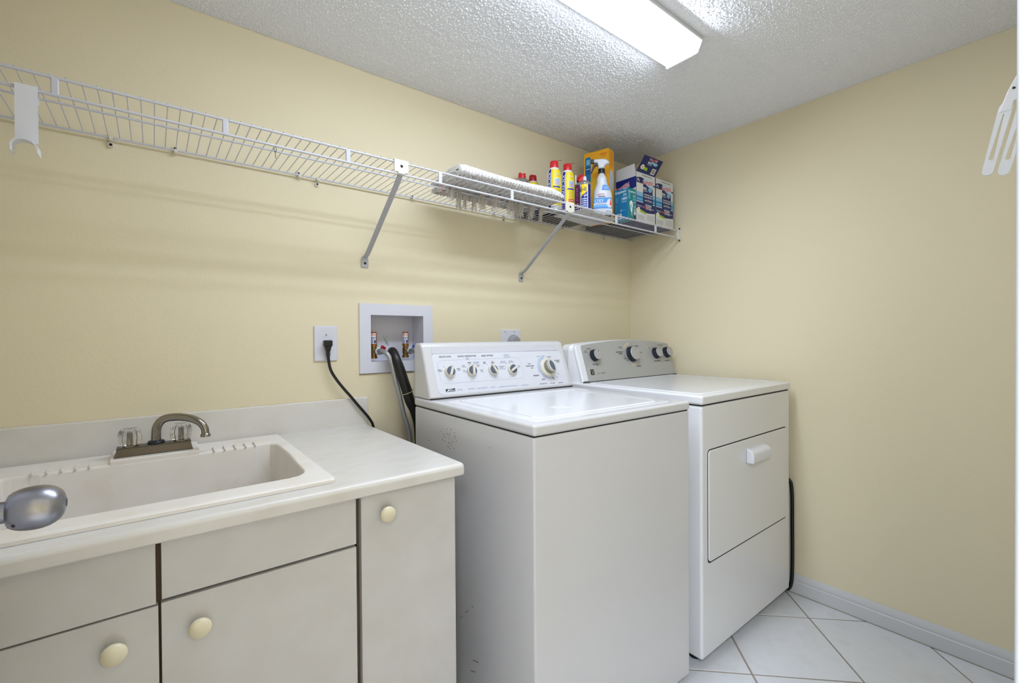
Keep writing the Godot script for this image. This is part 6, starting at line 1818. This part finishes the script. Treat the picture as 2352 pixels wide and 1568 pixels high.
# ---------------------------------------------------------------- small things
func small_things() -> void:
	# white hook over the shelf's lip rod, ending in a saddle
	var h := thing("over_rod_hook", "wide white plastic hook hanging on the lip rod at the left end of the shelf", "hook", Vector3(-2.452, 0, RODZ))
	var path := curve([Vector3(0, 1.650, -0.0075), Vector3(0, 1.672, -0.0085), Vector3(0, 1.6815, -0.0055), Vector3(0, 1.6835, 0.0), Vector3(0, 1.6825, 0.0050), Vector3(0, 1.676, 0.0068), Vector3(0, 1.62, 0.0075), Vector3(0, 1.562, 0.0085)], 4)
	var sec := V2([0.0011, -0.0170, 0.0011, 0.0170, -0.0011, 0.0170, -0.0011, -0.0170])
	part("strap", Geo.new().sweep(path, sec, Vector3(0, 0, -1), [], false), M.white_plastic, h)
	var sad := Geo.new()
	var n := 18
	for q in [[0.0205, 1.0], [0.0180, -1.0]]:
		for i in n:
			var a0 := PI * i / n
			var a1 := PI * (i + 1) / n
			var r: float = q[0]
			var p0 := Vector3(cos(a0) * r, 1.545 + sin(a0) * r * 0.95, 0)
			var p1 := Vector3(cos(a1) * r, 1.545 + sin(a1) * r * 0.95, 0)
			var n0: Vector3 = Vector3(cos(a0), sin(a0), 0) * q[1]
			var n1: Vector3 = Vector3(cos(a1), sin(a1), 0) * q[1]
			sad.quadn(p0 + Vector3(0, 0, 0.006), p1 + Vector3(0, 0, 0.006), p1 + Vector3(0, -0.004, 0.042), p0 + Vector3(0, -0.004, 0.042), n0, n1, n1, n0)
	for i in n:
		var a0 := PI * i / n
		var a1 := PI * (i + 1) / n
		for e in [[0.006, 0.0, Vector3.FORWARD], [0.042, -0.004, Vector3.BACK]]:
			var o := Vector3(0, 1.545 + e[1], e[0])
			sad.quad(o + Vector3(cos(a0) * 0.0205, sin(a0) * 0.0195, 0), o + Vector3(cos(a1) * 0.0205, sin(a1) * 0.0195, 0), o + Vector3(cos(a1) * 0.018, sin(a1) * 0.0171, 0), o + Vector3(cos(a0) * 0.018, sin(a0) * 0.0171, 0), e[2])
	for s in [-1.0, 1.0]:
		sad.rbox(Vector3(s * 0.01925 - 0.00125, 1.533, 0.006), Vector3(s * 0.01925 + 0.00125, 1.5455, 0.041), 0.001)
	part("saddle", sad, M.white_plastic, h)
	# twist tie and red yarn caught on the wires
	var g := Geo.new()
	g.tube(curve([Vector3(0.001, -0.022, 0.002), Vector3(0.000, -0.004, 0.003), Vector3(-0.003, 0.004, 0.003), Vector3(-0.002, 0.012, 0.001), Vector3(0.003, 0.011, 0.0), Vector3(0.003, 0.000, 0.003), Vector3(-0.002, -0.004, 0.004)], 5), 0.0008, 6)
	var tw := obj("twist_tie", g, M.green_wire, "dark green twist tie caught on the middle rod of the wire shelf", "tie")
	tw.position = Vector3(-1.956, 1.7105, 0.196)
	g = Geo.new().tube(curve([Vector3(0, 0.0, 0), Vector3(-0.0015, -0.010, 0.001), Vector3(0.001, -0.020, 0.0), Vector3(0.0015, -0.034, 0.0)], 5), 0.0009, 6)
	var ry := obj("red_yarn", g, M.red_yarn, "short red yarn hanging from the lip rod below the rug's left end", "yarn")
	ry.position = Vector3(-1.462, 1.6740, RODZ - 0.001)
	# slotted white plastic arms that hang beside the door frame
	var a := thing("hanger_rack", "white plastic hanger with slotted prongs hanging beside the door frame at right", "hanger", Vector3(-1.05, 0, 0))
	var Z := Transform3D(Basis(Vector3.BACK, Vector3.UP, Vector3.LEFT), Vector3.ZERO)      # local x = world z
	var prong := func(A: Vector2, ra: float, B: Vector2, rb: float, ia: float, ib: float, x: float) -> Geo:
		var cap := func(p: Vector2, r1: float, q: Vector2, r2: float) -> Array:
			var o := []
			var an := (q - p).angle()
			for i in 13: o.append(p + Vector2.from_angle(an + PI / 2 + PI * i / 12) * r1)
			for i in 13: o.append(q + Vector2.from_angle(an - PI / 2 + PI * i / 12) * r2)
			return o
		var d := (B - A).normalized()
		var outer: Array = cap.call(A, ra, B, rb)
		var inner: Array = cap.call(A + d * 0.012, ia, B - d * 0.022, ib)
		var gg := Geo.new().at(Z * T(Vector3(0, 0, x)))
		var m := outer.size()
		for i in m:
			var j := (i + 1) % m
			for e in [[0.003, Vector3.BACK], [-0.003, Vector3.FORWARD]]:
				gg.quad(Vector3(outer[i].x, outer[i].y, e[0]), Vector3(outer[j].x, outer[j].y, e[0]), Vector3(inner[j].x, inner[j].y, e[0]), Vector3(inner[i].x, inner[i].y, e[0]), e[1])
			for e in [[outer, 1.0], [inner, -1.0]]:
				var t2: Vector2 = (e[0][j] - e[0][i]).normalized()
				var nn: Vector3 = Vector3(-t2.y, t2.x, 0) * e[1]
				var c: Vector2 = e[0][i] - (A + B) / 2
				if Vector3(c.x, c.y, 0).dot(nn) * e[1] < 0: nn = -nn
				gg.quad(Vector3(e[0][i].x, e[0][i].y, -0.003), Vector3(e[0][j].x, e[0][j].y, -0.003), Vector3(e[0][j].x, e[0][j].y, 0.003), Vector3(e[0][i].x, e[0][i].y, 0.003), nn)
		return gg
	part("prong", prong.call(Vector2(1.6145, 1.552), 0.0088, Vector2(1.5925, 1.4455), 0.0075, 0.0008, 0.0034, 0.0), M.white_plastic, a)
	part("prong", prong.call(Vector2(1.6375, 1.548), 0.0088, Vector2(1.6125, 1.4405), 0.0075, 0.0008, 0.0034, 0.0), M.white_plastic, a)
	part("arm", Geo.new().at(Z).prism(V2([1.6060, 1.545, 1.6165, 1.578, 1.6280, 1.604, 1.6480, 1.632, 1.6890, 1.650, 1.6890, 1.590, 1.6560, 1.575, 1.6455, 1.545, 1.6300, 1.543, 1.6290, 1.562, 1.6240, 1.560, 1.6215, 1.545]), -0.0038, 0.0038, 0.0008), M.white_plastic, a)
	part("mount", Geo.new().rbox(Vector3(-0.015, 1.58, 1.684), Vector3(0.015, 1.66, 1.6895), 0.002), M.white_plastic, a)
	part("pin", Geo.new().at(Transform3D(Basis(Vector3.UP, Vector3.LEFT, Vector3.BACK), Vector3(-0.0038, 1.582, 1.6245))).lathe(V2([0.002, 0, 0.002, 0.001, 0, 0.001]), 10), M.screw, a)
